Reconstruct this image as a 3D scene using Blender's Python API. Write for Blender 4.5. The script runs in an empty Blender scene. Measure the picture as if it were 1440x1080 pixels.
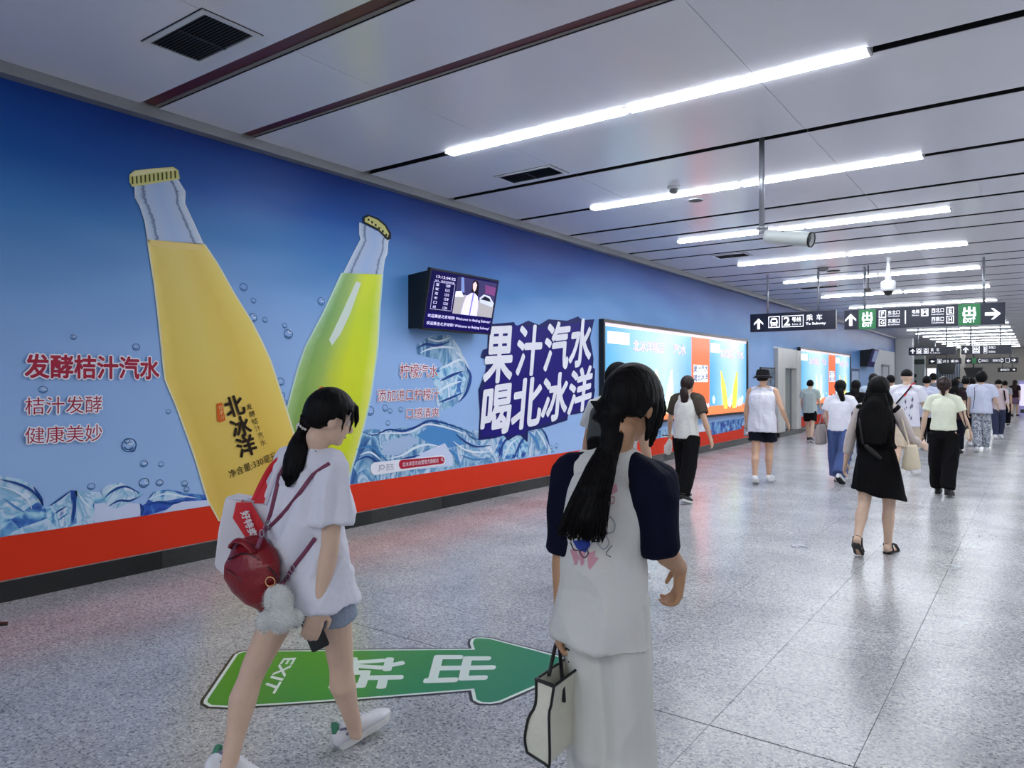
import bpy, bmesh, math, random
import numpy as np
from mathutils import Vector, Matrix
from mathutils.bvhtree import BVHTree
random.seed(7); np.random.seed(7)
C = bpy.context.scene.collection
SC = bpy.context.scene
V = Vector

# ---------------------------------------------------------------- camera, light level
F = 1020.0; CH = 1.6; VPX = 1460.0; HZ = 536.0
TH = math.atan((VPX - 720) / F); S_, C_ = math.sin(TH), math.cos(TH)
WX = -6.07; CZ = 3.88                      # left wall plane, ceiling height
cam = bpy.data.cameras.new('camera'); cam_o = bpy.data.objects.new('camera', cam); C.objects.link(cam_o)
cam.sensor_fit = 'HORIZONTAL'; cam.sensor_width = 36; cam.lens = F / 1440 * 36
cam.shift_y = -4 / 1440.0
cam_o.location = (0, 0, CH); cam_o.rotation_euler = (math.pi / 2, 0, TH)
cam.clip_end = 300
SC.camera = cam_o
world = bpy.data.worlds.new('world'); SC.world = world; world.use_nodes = True
world.node_tree.nodes['Background'].inputs[0].default_value = (0.75, 0.8, 0.9, 1)
world.node_tree.nodes['Background'].inputs[1].default_value = 0.3
STRIP = 32.0
BOX = 0.7
SC.view_settings.view_transform = 'Standard'; SC.view_settings.look = 'None'
SC.view_settings.exposure = 0.68; SC.view_settings.gamma = 1.0; SC.view_settings.use_curve_mapping = False
try:
    SC.cycles.use_denoising = True
    SC.cycles.max_bounces = 8; SC.cycles.diffuse_bounces = 5; SC.cycles.sample_clamp_indirect = 4.0
except Exception: pass

# a pixel of the survey photo plus a known plane gives a point in the hall
def at(u, v, d):
    r = (u - 720) / F * d
    return V((-S_ * d + C_ * r, C_ * d + S_ * r, CH - (v - HZ) / F * d))
def fl(u, v, z=0.0):
    p = at(u, v, F * CH / (v - HZ)); p.z = z; return p
def ce(u, v): return at(u, v, F * (CZ - CH) / (HZ - v))
def wa(u, v, off=0.0):
    p = at(u, v, F * -WX / C_ / (VPX - u)); p.x += off; return p
def yp(u, v, Y):
    return at(u, v, Y / (C_ + S_ * (u - 720) / F))

# ---------------------------------------------------------------- materials
def lin(c):
    return tuple((x / 12.92 if x <= 0.04045 else ((x + 0.055) / 1.055) ** 2.4) for x in (k / 255 for k in c))
MATS = {}
def mat(name, rgb=(200, 200, 200), rough=0.6, metal=0.0, emit=0.0, spec=0.5, bump=0.0, bscale=40.0, var=0.0, vscale=8.0, stretch=(1, 1, 1), alpha=None, trans=0.0):
    if name in MATS: return MATS[name]
    m = bpy.data.materials.new(name); m.use_nodes = True; nt = m.node_tree; N = nt.nodes; L = nt.links
    b = N['Principled BSDF']; c = (*lin(rgb), 1)
    b.inputs['Base Color'].default_value = c; b.inputs['Roughness'].default_value = rough
    b.inputs['Metallic'].default_value = metal; b.inputs['Specular IOR Level'].default_value = spec
    if trans: b.inputs['Transmission Weight'].default_value = trans
    if emit:
        b.inputs['Emission Color'].default_value = c; b.inputs['Emission Strength'].default_value = emit
    if bump or var:
        tc = N.new('ShaderNodeTexCoord'); mp = N.new('ShaderNodeMapping'); mp.inputs['Scale'].default_value = stretch
        L.new(tc.outputs['Object'], mp.inputs[0])
    if bump:
        n = N.new('ShaderNodeTexNoise'); n.inputs['Scale'].default_value = bscale; n.inputs['Detail'].default_value = 4
        L.new(mp.outputs[0], n.inputs['Vector'])
        bp = N.new('ShaderNodeBump'); bp.inputs['Strength'].default_value = bump; bp.inputs['Distance'].default_value = 0.02
        L.new(n.outputs['Fac'], bp.inputs['Height']); L.new(bp.outputs[0], b.inputs['Normal'])
    if var:
        n = N.new('ShaderNodeTexNoise'); n.inputs['Scale'].default_value = vscale; n.inputs['Detail'].default_value = 5
        L.new(mp.outputs[0], n.inputs['Vector'])
        r = N.new('ShaderNodeValToRGB'); r.color_ramp.elements[0].position = 0.3; r.color_ramp.elements[1].position = 0.7
        lo = [x * (1 - var) for x in c[:3]]; hi = [min(1, x * (1 + var)) for x in c[:3]]
        r.color_ramp.elements[0].color = (*lo, 1); r.color_ramp.elements[1].color = (*hi, 1)
        L.new(n.outputs['Fac'], r.inputs[0]); L.new(r.outputs[0], b.inputs['Base Color'])
    MATS[name] = m; return m
def ramp_node(nt, stops):
    r = nt.nodes.new('ShaderNodeValToRGB'); e = r.color_ramp.elements
    while len(e) > 1: e.remove(e[0])
    e[0].position = stops[0][0]; e[0].color = (*lin(stops[0][1]), 1)
    for p, c in stops[1:]:
        x = e.new(p); x.color = (*lin(c), 1)
    return r
def base(name, rough=0.5, spec=0.5):
    m = bpy.data.materials.new(name); m.use_nodes = True
    b = m.node_tree.nodes['Principled BSDF']; b.inputs['Roughness'].default_value = rough; b.inputs['Specular IOR Level'].default_value = spec
    MATS[name] = m; return m, m.node_tree, m.node_tree.nodes, m.node_tree.links, b

def terrazzo(name, joint=False):
    m, nt, N, L, b = base(name, 0.22, 0.5)
    tc = N.new('ShaderNodeNewGeometry')
    v1 = N.new('ShaderNodeTexVoronoi'); v1.inputs['Scale'].default_value = 100; L.new(tc.outputs['Position'], v1.inputs['Vector'])
    r1 = ramp_node(nt, [(0, (120, 120, 124)), (0.10, (146, 146, 150)), (0.25, (176, 176, 180)), (0.7, (186, 186, 190)), (0.9, (214, 212, 210))])
    sep = N.new('ShaderNodeSeparateColor'); L.new(v1.outputs['Color'], sep.inputs[0]); L.new(sep.outputs[0], r1.inputs[0])
    n = N.new('ShaderNodeTexNoise'); n.inputs['Scale'].default_value = 1.6; n.inputs['Detail'].default_value = 3; L.new(tc.outputs['Position'], n.inputs['Vector'])
    r2 = ramp_node(nt, [(0.35, (232, 232, 232)), (0.65, (255, 255, 255))]); L.new(n.outputs['Fac'], r2.inputs[0])
    mx = N.new('ShaderNodeMix'); mx.data_type = 'RGBA'; mx.blend_type = 'MULTIPLY'; mx.inputs[0].default_value = 1
    L.new(r1.outputs[0], mx.inputs[6]); L.new(r2.outputs[0], mx.inputs[7])
    oi = N.new('ShaderNodeObjectInfo'); r3 = ramp_node(nt, [(0, (243, 243, 243)), (1, (255, 255, 255))]); L.new(oi.outputs['Random'], r3.inputs[0])
    m2 = N.new('ShaderNodeMix'); m2.data_type = 'RGBA'; m2.blend_type = 'MULTIPLY'; m2.inputs[0].default_value = 1
    L.new(mx.outputs[2], m2.inputs[6]); L.new(r3.outputs[0], m2.inputs[7]); L.new(m2.outputs[2], b.inputs['Base Color'])
    rr = N.new('ShaderNodeMapRange'); rr.inputs[3].default_value = 0.17; rr.inputs[4].default_value = 0.27; L.new(n.outputs['Fac'], rr.inputs[0]); L.new(rr.outputs[0], b.inputs['Roughness'])
    bp = N.new('ShaderNodeBump'); bp.inputs['Strength'].default_value = 0.05; bp.inputs['Distance'].default_value = 0.01
    n3 = N.new('ShaderNodeTexNoise'); n3.inputs['Scale'].default_value = 9; L.new(tc.outputs['Position'], n3.inputs['Vector']); L.new(n3.outputs['Fac'], bp.inputs['Height']); L.new(bp.outputs[0], b.inputs['Normal'])
    return m
M_TERR = terrazzo('terrazzo')
M_PANEL = mat('white_ceiling_metal', (226, 226, 234), 0.22, 0, 0, 0.7, var=0.03, vscale=0.7)
M_TRIM = mat('grey_trim_metal', (140, 142, 145), 0.4, 0.3)
M_DARK = mat('dark_slot', (12, 13, 17), 0.7)
M_SLOTGREY = mat('slot_grey', (44, 44, 48), 0.5)
M_RED = mat('dark_red_rail', (84, 10, 18), 0.4)
M_GRAN = mat('black_granite', (22, 23, 22), 0.25, 0, 0, 0.5, var=0.6, vscale=130)
M_GRAN2 = mat('black_granite_pale', (40, 42, 40), 0.25, 0, 0, 0.5, var=0.6, vscale=130)
M_WHITE = mat('white_paint', (215, 217, 220), 0.5)
M_BLACK = mat('black_plastic', (10, 10, 13), 0.35)
M_STEEL = mat('brushed_steel', (165, 168, 175), 0.3, 0.8)
M_HAIR = mat('black_hair', (6, 5, 6), 0.55, 0, 0, 0.15, bump=0.5, bscale=60, stretch=(1, 1, 0.12))
M_HAIRB = mat('brown_hair', (38, 22, 20), 0.5, 0, 0, 0.3, bump=0.5, bscale=60, stretch=(1, 1, 0.12))
M_SKIN = mat('skin', (205, 165, 138), 0.5, 0, 0, 0.35, var=0.05, vscale=10)
M_SKINP = mat('pale_skin', (214, 182, 158), 0.5, 0, 0, 0.35, var=0.05, vscale=10)
M_SKIND = mat('tan_skin', (190, 146, 112), 0.5, 0, 0, 0.35, var=0.05, vscale=10)
def cloth(n, rgb, bump=0.35, bs=14, var=0.03, rough=0.85): return mat(n, rgb, rough, 0, 0, 0.15, bump=bump, bscale=bs, var=var, vscale=5)
def prt(n, rgb): return mat('print_' + n, rgb, 0.5, 0, 0, 0.15)

# ---------------------------------------------------------------- object helpers
def setp(o, label=None, cat=None, group=None, kind=None):
    if label: o['label'] = label
    if cat: o['category'] = cat
    if group: o['group'] = group
    if kind: o['kind'] = kind
    return o
def thing(name, label, cat, loc=(0, 0, 0), rz=0.0, group=None):
    o = bpy.data.objects.new(name, None); C.objects.link(o); o.location = loc; o.rotation_euler = (0, 0, rz)
    o.empty_display_size = 0.1
    return setp(o, label, cat, group)
def link(name, me, m, parent=None, smooth=False, world_coords=True):
    o = bpy.data.objects.new(name, me); C.objects.link(o)
    if m is not None:
        me.materials.clear()
        for k in (m if isinstance(m, (list, tuple)) else [m]): me.materials.append(k)
    if smooth: me.shade_smooth()
    if parent is not None:
        o.parent = parent
        if world_coords and parent.type == 'EMPTY' or world_coords:
            o.matrix_parent_inverse = pmat(parent).inverted()
    return o
def pmat(p):
    m = Matrix.LocRotScale(p.location, p.rotation_euler, p.scale)
    if p.parent is not None: m = pmat(p.parent) @ p.matrix_parent_inverse @ m
    return m
def me_from(vs, fs, name='m'):
    me = bpy.data.meshes.new(name); me.from_pydata([tuple(v) for v in vs], [], fs); me.update(); return me
def bm_me(bm, name='m'):
    me = bpy.data.meshes.new(name); bm.to_mesh(me); bm.free(); me.update(); return me
def box(bm, a, b, mi=0):
    a = V(a); b = V(b); x0, y0, z0 = a; x1, y1, z1 = b
    vs = [bm.verts.new(p) for p in ((x0, y0, z0), (x1, y0, z0), (x1, y1, z0), (x0, y1, z0), (x0, y0, z1), (x1, y0, z1), (x1, y1, z1), (x0, y1, z1))]
    for f in ((0, 3, 2, 1), (4, 5, 6, 7), (0, 1, 5, 4), (1, 2, 6, 5), (2, 3, 7, 6), (3, 0, 4, 7)):
        k = bm.faces.new([vs[i] for i in f]); k.material_index = mi
def hexa(bm, q, off, mi=0):                # slab: quad q (4 points) swept by vector off
    vs = [bm.verts.new(p) for p in q] + [bm.verts.new(V(p) + V(off)) for p in q]
    n = len(q)
    fs = [bm.faces.new(vs[:n][::-1]), bm.faces.new(vs[n:])] + [bm.faces.new((vs[i], vs[(i + 1) % n], vs[n + (i + 1) % n], vs[n + i])) for i in range(n)]
    for f in fs: f.material_index = mi
def boxo(name, a, b, m, parent=None, bevel=0.0):
    bm = bmesh.new(); box(bm, a, b); bmesh.ops.recalc_face_normals(bm, faces=bm.faces)
    if bevel: bmesh.ops.bevel(bm, geom=bm.edges[:], offset=bevel, segments=2, affect='EDGES', profile=0.5)
    return link(name, bm_me(bm), m, parent)
def slabo(name, q, off, m, parent=None):
    bm = bmesh.new(); hexa(bm, q, off); bmesh.ops.recalc_face_normals(bm, faces=bm.faces); return link(name, bm_me(bm), m, parent)
def tube(bm, pts, radii, ref=None, seg=12, caps='round', mi=0):
    pts = [V(p) for p in pts]; n = len(pts)
    rr = [(r, r) if not isinstance(r, (tuple, list)) else r for r in radii]
    refs = ref if isinstance(ref, list) else [ref] * n
    tang = []
    for i in range(n):
        t = (pts[min(i + 1, n - 1)] - pts[max(i - 1, 0)])
        tang.append(t.normalized() if t.length > 1e-9 else V((0, 0, 1)))
    rings = []; last = None
    def ring(p, t, a, b, r0):
        nonlocal last
        rf = V(r0) if r0 is not None else (last if last is not None else (V((1, 0, 0)) if abs(t.x) < .9 else V((0, 1, 0))))
        s = rf - t * rf.dot(t)
        if s.length < 1e-6: s = t.orthogonal()
        s.normalize(); u = t.cross(s); last = s
        return [bm.verts.new(p + s * (a * math.cos(k * 2 * math.pi / seg)) + u * (b * math.sin(k * 2 * math.pi / seg))) for k in range(seg)]
    def cap(i, sgn):
        out = []
        a, b = rr[i]; h = min(a, b)
        for q in ((0.45, 0.89), (0.8, 0.6), (0.96, 0.28)):
            out.append(ring(pts[i] + tang[i] * (sgn * h * q[0]), tang[i], a * q[1], b * q[1], refs[i]))
        return out, pts[i] + tang[i] * (sgn * h)
    if caps == 'round':
        c0, e0 = cap(0, -1); c1, e1 = cap(n - 1, 1)
    else: c0, e0, c1, e1 = [], pts[0], [], pts[-1]
    rings = c0[::-1] + [ring(pts[i], tang[i], rr[i][0], rr[i][1], refs[i]) for i in range(n)] + c1
    for i in range(len(rings) - 1):
        A, B = rings[i], rings[i + 1]
        for k in range(seg):
            f = bm.faces.new((A[k], A[(k + 1) % seg], B[(k + 1) % seg], B[k])); f.material_index = mi; f.smooth = True
    for R, e, rev in ((rings[0], e0, True), (rings[-1], e1, False)):
        cv = bm.verts.new(e)
        for k in range(seg):
            f = bm.faces.new((R[(k + 1) % seg], R[k], cv) if rev else (R[k], R[(k + 1) % seg], cv)); f.material_index = mi; f.smooth = True
def ell(bm, c, r, M=None, seg=14, mi=0):
    c = V(c); M = M or Matrix.Identity(3)
    vs = []
    nr = max(6, seg // 2 + 2)
    top = bm.verts.new(c + M @ V((0, 0, r[2]))); bot = bm.verts.new(c + M @ V((0, 0, -r[2])))
    rows = []
    for i in range(1, nr):
        a = math.pi * i / nr
        rows.append([bm.verts.new(c + M @ V((r[0] * math.sin(a) * math.cos(2 * math.pi * k / seg), r[1] * math.sin(a) * math.sin(2 * math.pi * k / seg), r[2] * math.cos(a)))) for k in range(seg)])
    fs = []
    for k in range(seg):
        fs.append(bm.faces.new((top, rows[0][k], rows[0][(k + 1) % seg]))); fs.append(bm.faces.new((bot, rows[-1][(k + 1) % seg], rows[-1][k])))
        for i in range(len(rows) - 1): fs.append(bm.faces.new((rows[i][k], rows[i + 1][k], rows[i + 1][(k + 1) % seg], rows[i][(k + 1) % seg])))
    for f in fs: f.material_index = mi; f.smooth = True
def remesh(bm, voxel, smooth=4, wr=0.0, wf=9.0, seed=0, wz=0.45):
    me = bm_me(bm, 'tmp'); o = bpy.data.objects.new('tmp', me); C.objects.link(o)
    md = o.modifiers.new('r', 'REMESH'); md.mode = 'VOXEL'; md.voxel_size = voxel; md.use_smooth_shade = True
    if smooth:
        s = o.modifiers.new('s', 'SMOOTH'); s.factor = 0.5; s.iterations = smooth
    dg = bpy.context.evaluated_depsgraph_get(); dg.update()
    r = bpy.data.meshes.new_from_object(o.evaluated_get(dg)); bpy.data.objects.remove(o); bpy.data.meshes.remove(me)
    if wr:
        n = len(r.vertices); co = np.empty(n * 3, 'f'); r.vertices.foreach_get('co', co); co = co.reshape(-1, 3)
        no = np.empty(n * 3, 'f'); r.vertices.foreach_get('normal', no); no = no.reshape(-1, 3)
        rg = np.random.RandomState(seed); d = np.zeros(n)
        p = co.copy(); p[:, 2] *= wz
        q = p + 0.05 * np.sin(p[:, [1, 2, 0]] * 11 + seed)
        for k in range(7):
            w = rg.normal(size=3) * wf * (1 + 0.5 * k); d += np.sin(q @ w + rg.uniform(0, 6)) / (1 + 0.45 * k)
        d = np.maximum(-np.abs(d) * 0.6 + 0.6, -0.35)
        co += no * (d * wr)[:, None].astype('f'); r.vertices.foreach_set('co', co.ravel()); r.update()
    r.shade_smooth()
    return r

# ---------------------------------------------------------------- lettering
TXC = {}
def text_mesh(s, bold=0.0, res=3):
    k = (s, bold, res)
    if k in TXC: return TXC[k]
    cu = bpy.data.curves.new('t', 'FONT'); cu.body = s; cu.resolution_u = res; cu.offset = bold; cu.fill_mode = 'FRONT'
    o = bpy.data.objects.new('t', cu); C.objects.link(o)
    dg = bpy.context.evaluated_depsgraph_get(); dg.update()
    me = bpy.data.meshes.new_from_object(o.evaluated_get(dg)); bpy.data.objects.remove(o)
    vs = [(v.co.x, v.co.y) for v in me.vertices]; fs = [tuple(p.vertices) for p in me.polygons]
    bpy.data.meshes.remove(me)
    xs = [v[0] for v in vs]; ys = [v[1] for v in vs]
    TXC[k] = (vs, fs, (min(xs), max(xs), min(ys), max(ys))); return TXC[k]
def text(s, quad, m, parent, name='lettering', bold=0.0, off=(0, 0, 0), halo=0.0, halo_m=None, res=3, halo_off=None):
    """writes s into the world quad TL,TR,BR,BL"""
    TL, TR, BR, BL = [V(p) for p in quad]; off = V(off)
    vs, fs, (x0, x1, y0, y1) = text_mesh(s, 0.0, res)
    def put(dx, dy, o):
        out = []
        for x, y in vs:
            a = (x + dx - x0) / (x1 - x0); b = (y + dy - y0) / (y1 - y0)
            out.append((BL * (1 - a) + BR * a) * (1 - b) + (TL * (1 - a) + TR * a) * b + o)
        return out
    V_, F_ = put(0, 0, off), list(fs)
    if bold > .015:
        nn = (TR - TL).cross(BL - TL).normalized() * 4e-5
        for k in range(8):
            b0 = len(V_); V_ += put(bold * math.cos(k * math.pi / 4), bold * math.sin(k * math.pi / 4), off - nn * (k + 1)); F_ += [tuple(i + b0 for i in f) for f in fs]
    ob = link(name, me_from(V_, F_), m, parent)
    if halo:
        V_, F_ = [], []
        nn = (TR - TL).cross(BL - TL).normalized() * 4e-5
        for k in range(10):
            b0 = len(V_); V_ += put(halo * math.cos(k * math.pi / 5), halo * math.sin(k * math.pi / 5), (halo_off if halo_off is not None else off * 0.5) + nn * k)
            F_ += [tuple(i + b0 for i in f) for f in fs]
        link(name + '_outline', me_from(V_, F_), halo_m, parent)
    return ob
def strip_uv(left, right, name, m, parent, off=(0, 0, 0), subdiv=4):
    """flat printed shape between two edges of equal point count, uv across and along"""
    off = V(off); n = len(left); vs = []; uvs = []
    for i in range(n):
        for k in range(subdiv + 1):
            t = k / subdiv; vs.append(V(left[i]) * (1 - t) + V(right[i]) * t + off); uvs.append((t, 1 - i / (n - 1)))
    fs = [(i * (subdiv + 1) + k, (i + 1) * (subdiv + 1) + k, (i + 1) * (subdiv + 1) + k + 1, i * (subdiv + 1) + k + 1) for i in range(n - 1) for k in range(subdiv)]
    me = me_from(vs, fs); ul = me.uv_layers.new(name='uv')
    for lo in me.loops: ul.data[lo.index].uv = uvs[lo.vertex_index]
    return link(name, me, m, parent)
def poly(pts, name, m, parent, off=(0, 0, 0)):
    bm = bmesh.new(); f = bm.faces.new([bm.verts.new(V(p) + V(off)) for p in pts]); f.normal_update(); bmesh.ops.triangulate(bm, faces=[f]); return link(name, bm_me(bm), m, parent)

def smooth_path(pts, n=6):
    pts = [V(p) for p in pts]; out = []
    for i in range(len(pts) - 1):
        p0, p1, p2, p3 = pts[max(i - 1, 0)], pts[i], pts[i + 1], pts[min(i + 2, len(pts) - 1)]
        for k in range(n):
            t = k / n; out.append(.5 * ((2 * p1) + (p2 - p0) * t + (2 * p0 - 5 * p1 + 4 * p2 - p3) * t * t + (3 * p1 - p0 - 3 * p2 + p3) * t ** 3))
    return out + [pts[-1]]

# ================================================================ SETTING
# floor: recessed bed, loose tiles near, one joined sheet beyond
fl_o = boxo('floor', (WX - 9, -7, -0.12), (7, 80, -0.012), mat('grout', (52, 52, 54), 0.8)); setp(fl_o, kind='structure', label='grey terrazzo floor of the passage with thin dark joints')
TX, TY = 0.62, 0.611
ys = [3.27 + TY * k for k in range(-5, 13)]
tile_me = {}
def tile_mesh(wx, wy):
    k = (round(wx, 4), round(wy, 4))
    if k not in tile_me:
        bm = bmesh.new(); box(bm, (0, 0, -0.02), (wx, wy, 0)); bmesh.ops.recalc_face_normals(bm, faces=bm.faces)
        top = [e for e in bm.edges if all(v.co.z > -0.001 for v in e.verts)]
        bmesh.ops.bevel(bm, geom=top, offset=0.0012, segments=1, affect='EDGES'); tile_me[k] = bm_me(bm, 'tile'); tile_me[k].materials.append(M_TERR)
    return tile_me[k]
xs = [-0.62 * k for k in range(-1, 10)]
for j in range(len(ys) - 1):
    y0, y1 = ys[j], ys[j + 1]; g0 = 0.004 if (j == 5 or j == 17) else 0.001; g1 = 0.004 if (j == 4 or j == 16) else 0.001
    for x1 in xs:
        x0 = max(x1 - TX, WX); 
        if x1 - x0 < 0.1: continue
        me = tile_mesh(x1 - x0 - 0.002, y1 - y0 - g0 - g1)
        o = bpy.data.objects.new('tile', me); C.objects.link(o); o.parent = fl_o; o.location = (x0 + 0.001, y0 + g0, random.uniform(-0.0004, 0))
bm = bmesh.new()
for (ax, bx, ay, by) in ((WX - 9, 7, -7, ys[0]), (0.62, 7, ys[0], ys[-1])):
    nx = max(1, int((bx - ax) / TX)); ny = max(1, int((by - ay) / TY))
    for i in range(nx):
        for k in range(ny):
            wx, wy = (bx - ax) / nx, (by - ay) / ny
            box(bm, (ax + i * wx + .0015, ay + k * wy + .0015, -0.02), (ax + (i + 1) * wx - .0015, ay + (k + 1) * wy - .0015, 0))
y = ys[-1] + 0.006
while y < 80:
    x = 0.62 * 11 - 0.0
    while x > WX - 9:
        box(bm, (x - TX + .0015, y + .0015, -0.02), (x - .0015, y + TY - .0015, 0)); x -= TX
    y += TY
bmesh.ops.recalc_face_normals(bm, faces=bm.faces)
o = link('distant_tiles', bm_me(bm), M_TERR, fl_o); o['kind'] = 'stuff'

# walls
def struct(o, label=None): return setp(o, kind='structure', label=label)
wl = boxo('wall_left', (WX - 0.25, -7, 0), (WX, 21.0, CZ + 0.3), M_WHITE); struct(wl, 'long left wall of the passage')
bm = bmesh.new(); box(bm, (WX - 0.25, 23.5, 0), (WX, 42.4, CZ + .3)); box(bm, (WX - .25, 21.0, 2.55), (WX, 23.5, CZ + .3))
struct(link('wall_left', bm_me(bm), M_WHITE), 'far stretch of the left wall beyond the stone portal')
struct(boxo('wall_right', (6.6, -7, 0), (6.85, 80, CZ + .3), M_WHITE)); struct(boxo('wall_back', (WX - .25, -7.2, 0), (6.85, -7, CZ + .3), M_WHITE))
M_BEIGE = mat('beige_wall_panel', (196, 190, 180), 0.4)
fw = struct(boxo('wall_far', (-14, 62, 0), (7, 62.3, CZ + .3), M_BEIGE), 'beige panelled wall closing the far hall')
for k in range(14):
    boxo('panel', (-13.9 + k * 1.48, 61.94, 0.15), (-13.9 + k * 1.48 + 1.465, 62.02, 3.7), M_BEIGE, fw, 0.004)
struct(boxo('wall_side', (-14.2, 42.4, 0), (-14, 62, CZ + .3), M_WHITE)); struct(boxo('wall_return', (-14.2, 42.2, 0), (WX - .25, 42.4, CZ + .3), M_WHITE))
# skirting slabs
sk = boxo('baseboard_left', (WX - 0.01, -7, 0), (WX + 0.012, 21.0, 0.15), M_DARK); struct(sk, 'black speckled granite skirting under the red band of the left wall')
y = 3.25 - 1.2 * 8; k = 0
while y < 21:
    y1 = min(y + 1.2, 21)
    if y1 > 0.3: boxo('slab', (WX, y + .002, 0.0), (WX + 0.022, y1 - .002, 0.15), M_GRAN2 if k % 2 == 0 else M_GRAN, sk, 0.0015)
    y += 1.2; k += 1
sk2 = boxo('baseboard_left', (WX - 0.01, 23.6, 0), (WX + 0.022, 42.4, 0.15), M_GRAN); struct(sk2, 'black granite skirting of the far stretch of the left wall')

# ceiling: backing plus every panel between the slots
SL = [-5.6, -4.2, -2.8, -0.4, 1.05, 3.1, 4.02, 5.5, 6.92, 8.38, 9.74, 10.66, 11.75, 12.65, 14.15, 15.5, 16.4, 17.3, 18.6, 19.6, 20.9, 22.3, 23.4, 24.5, 26, 27.3, 28.5, 30, 31.4, 32.6, 34, 35.5, 36.8, 38.2, 39.6, 41, 42.4]
yy = 43.9
while yy < 62: SL.append(yy); yy += 1.5
cb = boxo('ceiling', (WX - 9, -7.2, CZ + 0.16), (7, 80, CZ + 0.3), M_DARK); struct(cb, 'white metal panel ceiling with narrow slots running across')
def gapw(s): return .16 if s in (1.05, 3.1) else (.14 if s == 4.02 else .11)
LIGHT_ROWS = [-0.4, 5.5, 8.38, 14.15, 17.3, 20.9, 24.5, 28.5, 31.4, 34, 36.8, 39.6, 42.4, 45.4, 48.4, 51.4, 54.4, 57.4]
pm = {}
XS = [WX + 0.11, -4.16, -1.71, 0.75, 3.2, 6.6]
for j in range(len(SL) - 1):
    y0 = SL[j] + gapw(SL[j]) / 2; y1 = SL[j + 1] - gapw(SL[j + 1]) / 2
    xs_ = XS if SL[j] < 42 else [-14, -10, -6.0] + XS[1:]
    for i in range(len(xs_) - 1):
        w_, d_ = xs_[i + 1] - xs_[i] - 0.004, y1 - y0; key = (round(w_, 3), round(d_, 3))
        if key not in pm:
            bm = bmesh.new(); box(bm, (0, 0, 0), (w_, d_, 0.03)); box(bm, (0, 0, .03), (w_, 0.004, .14), 1); box(bm, (0, d_ - .004, .03), (w_, d_, .14), 1); box(bm, (0, -.002, .004), (w_, 0, .03), 1); box(bm, (0, d_, .004), (w_, d_ + .002, .03), 1); bmesh.ops.recalc_face_normals(bm, faces=bm.faces); pm[key] = bm_me(bm, 'panel'); pm[key].materials.append(M_PANEL); pm[key].materials.append(M_DARK)  # slot-side flanges near black: shade of the slots put into their colour
        o = bpy.data.objects.new('panel', pm[key]); C.objects.link(o); o.parent = cb; o.location = (xs_[i] + 0.002, y0, CZ)
for s in SL[5:7] + [1.05]:
    o = boxo('rail', (WX + 0.12, s - gapw(s) / 2 + .004, CZ + 0.012), (6.5, s + gapw(s) * .2, CZ + 0.12), M_RED, cb)
    o = boxo('rail_lip', (WX + 0.12, s + gapw(s) * .2, CZ + 0.006), (6.5, s + gapw(s) / 2 - .012, CZ + 0.03), mat('lip_grey', (120, 112, 108), 0.5), cb)
for s in SL[7:14]:
    boxo('rail', (WX + 0.12, s + 0.02, CZ + 0.07), (6.5, s + 0.05, CZ + 0.10), M_SLOTGREY, cb)
tr = boxo('trim_1', (WX, -7, CZ - 0.085), (WX + 0.11, 42.4, CZ + 0.03), M_TRIM); struct(tr, 'grey metal trim between mural and ceiling')

# ceiling light strips
M_LED = bpy.data.materials.new('led_diffuser'); M_LED.use_nodes = True
bb = M_LED.node_tree.nodes['Principled BSDF']; bb.inputs['Base Color'].default_value = (0.9, 0.9, 0.9, 1)
bb.inputs['Emission Color'].default_value = (0.90, 0.945, 1.0, 1); bb.inputs['Emission Strength'].default_value = STRIP
M_LED2 = M_LED.copy(); M_LED2.name = 'led_diffuser_far'; M_LED2.node_tree.nodes['Principled BSDF'].inputs['Emission Strength'].default_value = STRIP * 1.0
M_CAP = mat('strip_cap', (200, 202, 205), 0.4)
names = {5.5: 'nearest white light strip, widest in the ceiling, above the pole camera', 8.38: 'second white light strip, crossed by the pole of the tube camera', 11.22: 'third white light strip, in the middle of a ceiling panel',
         14.15: 'fourth white light strip, above the dome camera', 17.3: 'fifth white light strip, behind the first hanging rods', 20.9: 'sixth white light strip, just above the big exit sign'}
def strip_light(Y, x0, x1, label, hall=None, proto=[None]):
    t = thing('ceiling_light', label, 'light', ((x0 + x1) / 2, Y, CZ), 0, 'linear ceiling light strips')
    xm = -2.8 if x1 < 0 else (x0 + x1) / 2; q = 1.0 if Y < 24 else (.5 if Y < 33 else .36)
    boxo('housing', (x0 - .02, Y - 0.065 * q, CZ - 0.004), (x1 + .02, Y + 0.065 * q, CZ + 0.06), M_CAP, t)
    for a, b in ((x0, xm - .03), (xm + .03, x1)):
        bm = bmesh.new(); box(bm, (a, Y - 0.056 * q, CZ - 0.016), (b, Y + 0.056 * q, CZ - 0.004)); bmesh.ops.recalc_face_normals(bm, faces=bm.faces)
        bmesh.ops.bevel(bm, geom=[e for e in bm.edges if abs(e.verts[0].co.z - e.verts[1].co.z) < 1e-5 and e.verts[0].co.z < CZ - .012 and abs(e.verts[0].co.y - e.verts[1].co.y) < 1e-5], offset=0.004, segments=2, affect='EDGES')
        link('diffuser', bm_me(bm), M_LED if Y < 30 else M_LED2, t)
    boxo('end_cap', (x0 - .02, Y - 0.06 * q, CZ - 0.017), (x0, Y + 0.06 * q, CZ + 0.0), M_CAP, t)
    boxo('end_cap', (x1, Y - 0.06 * q, CZ - 0.017), (x1 + .02, Y + 0.06 * q, CZ + 0.0), M_CAP, t)
rows = [5.5, 8.38, 11.22, 14.15, 17.3, 20.9, 24.5, 28.5, 31.4, 34.0, 36.8, 39.6, 42.4, 45.4, 48.4, 51.4, 54.4, 57.4]
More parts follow.
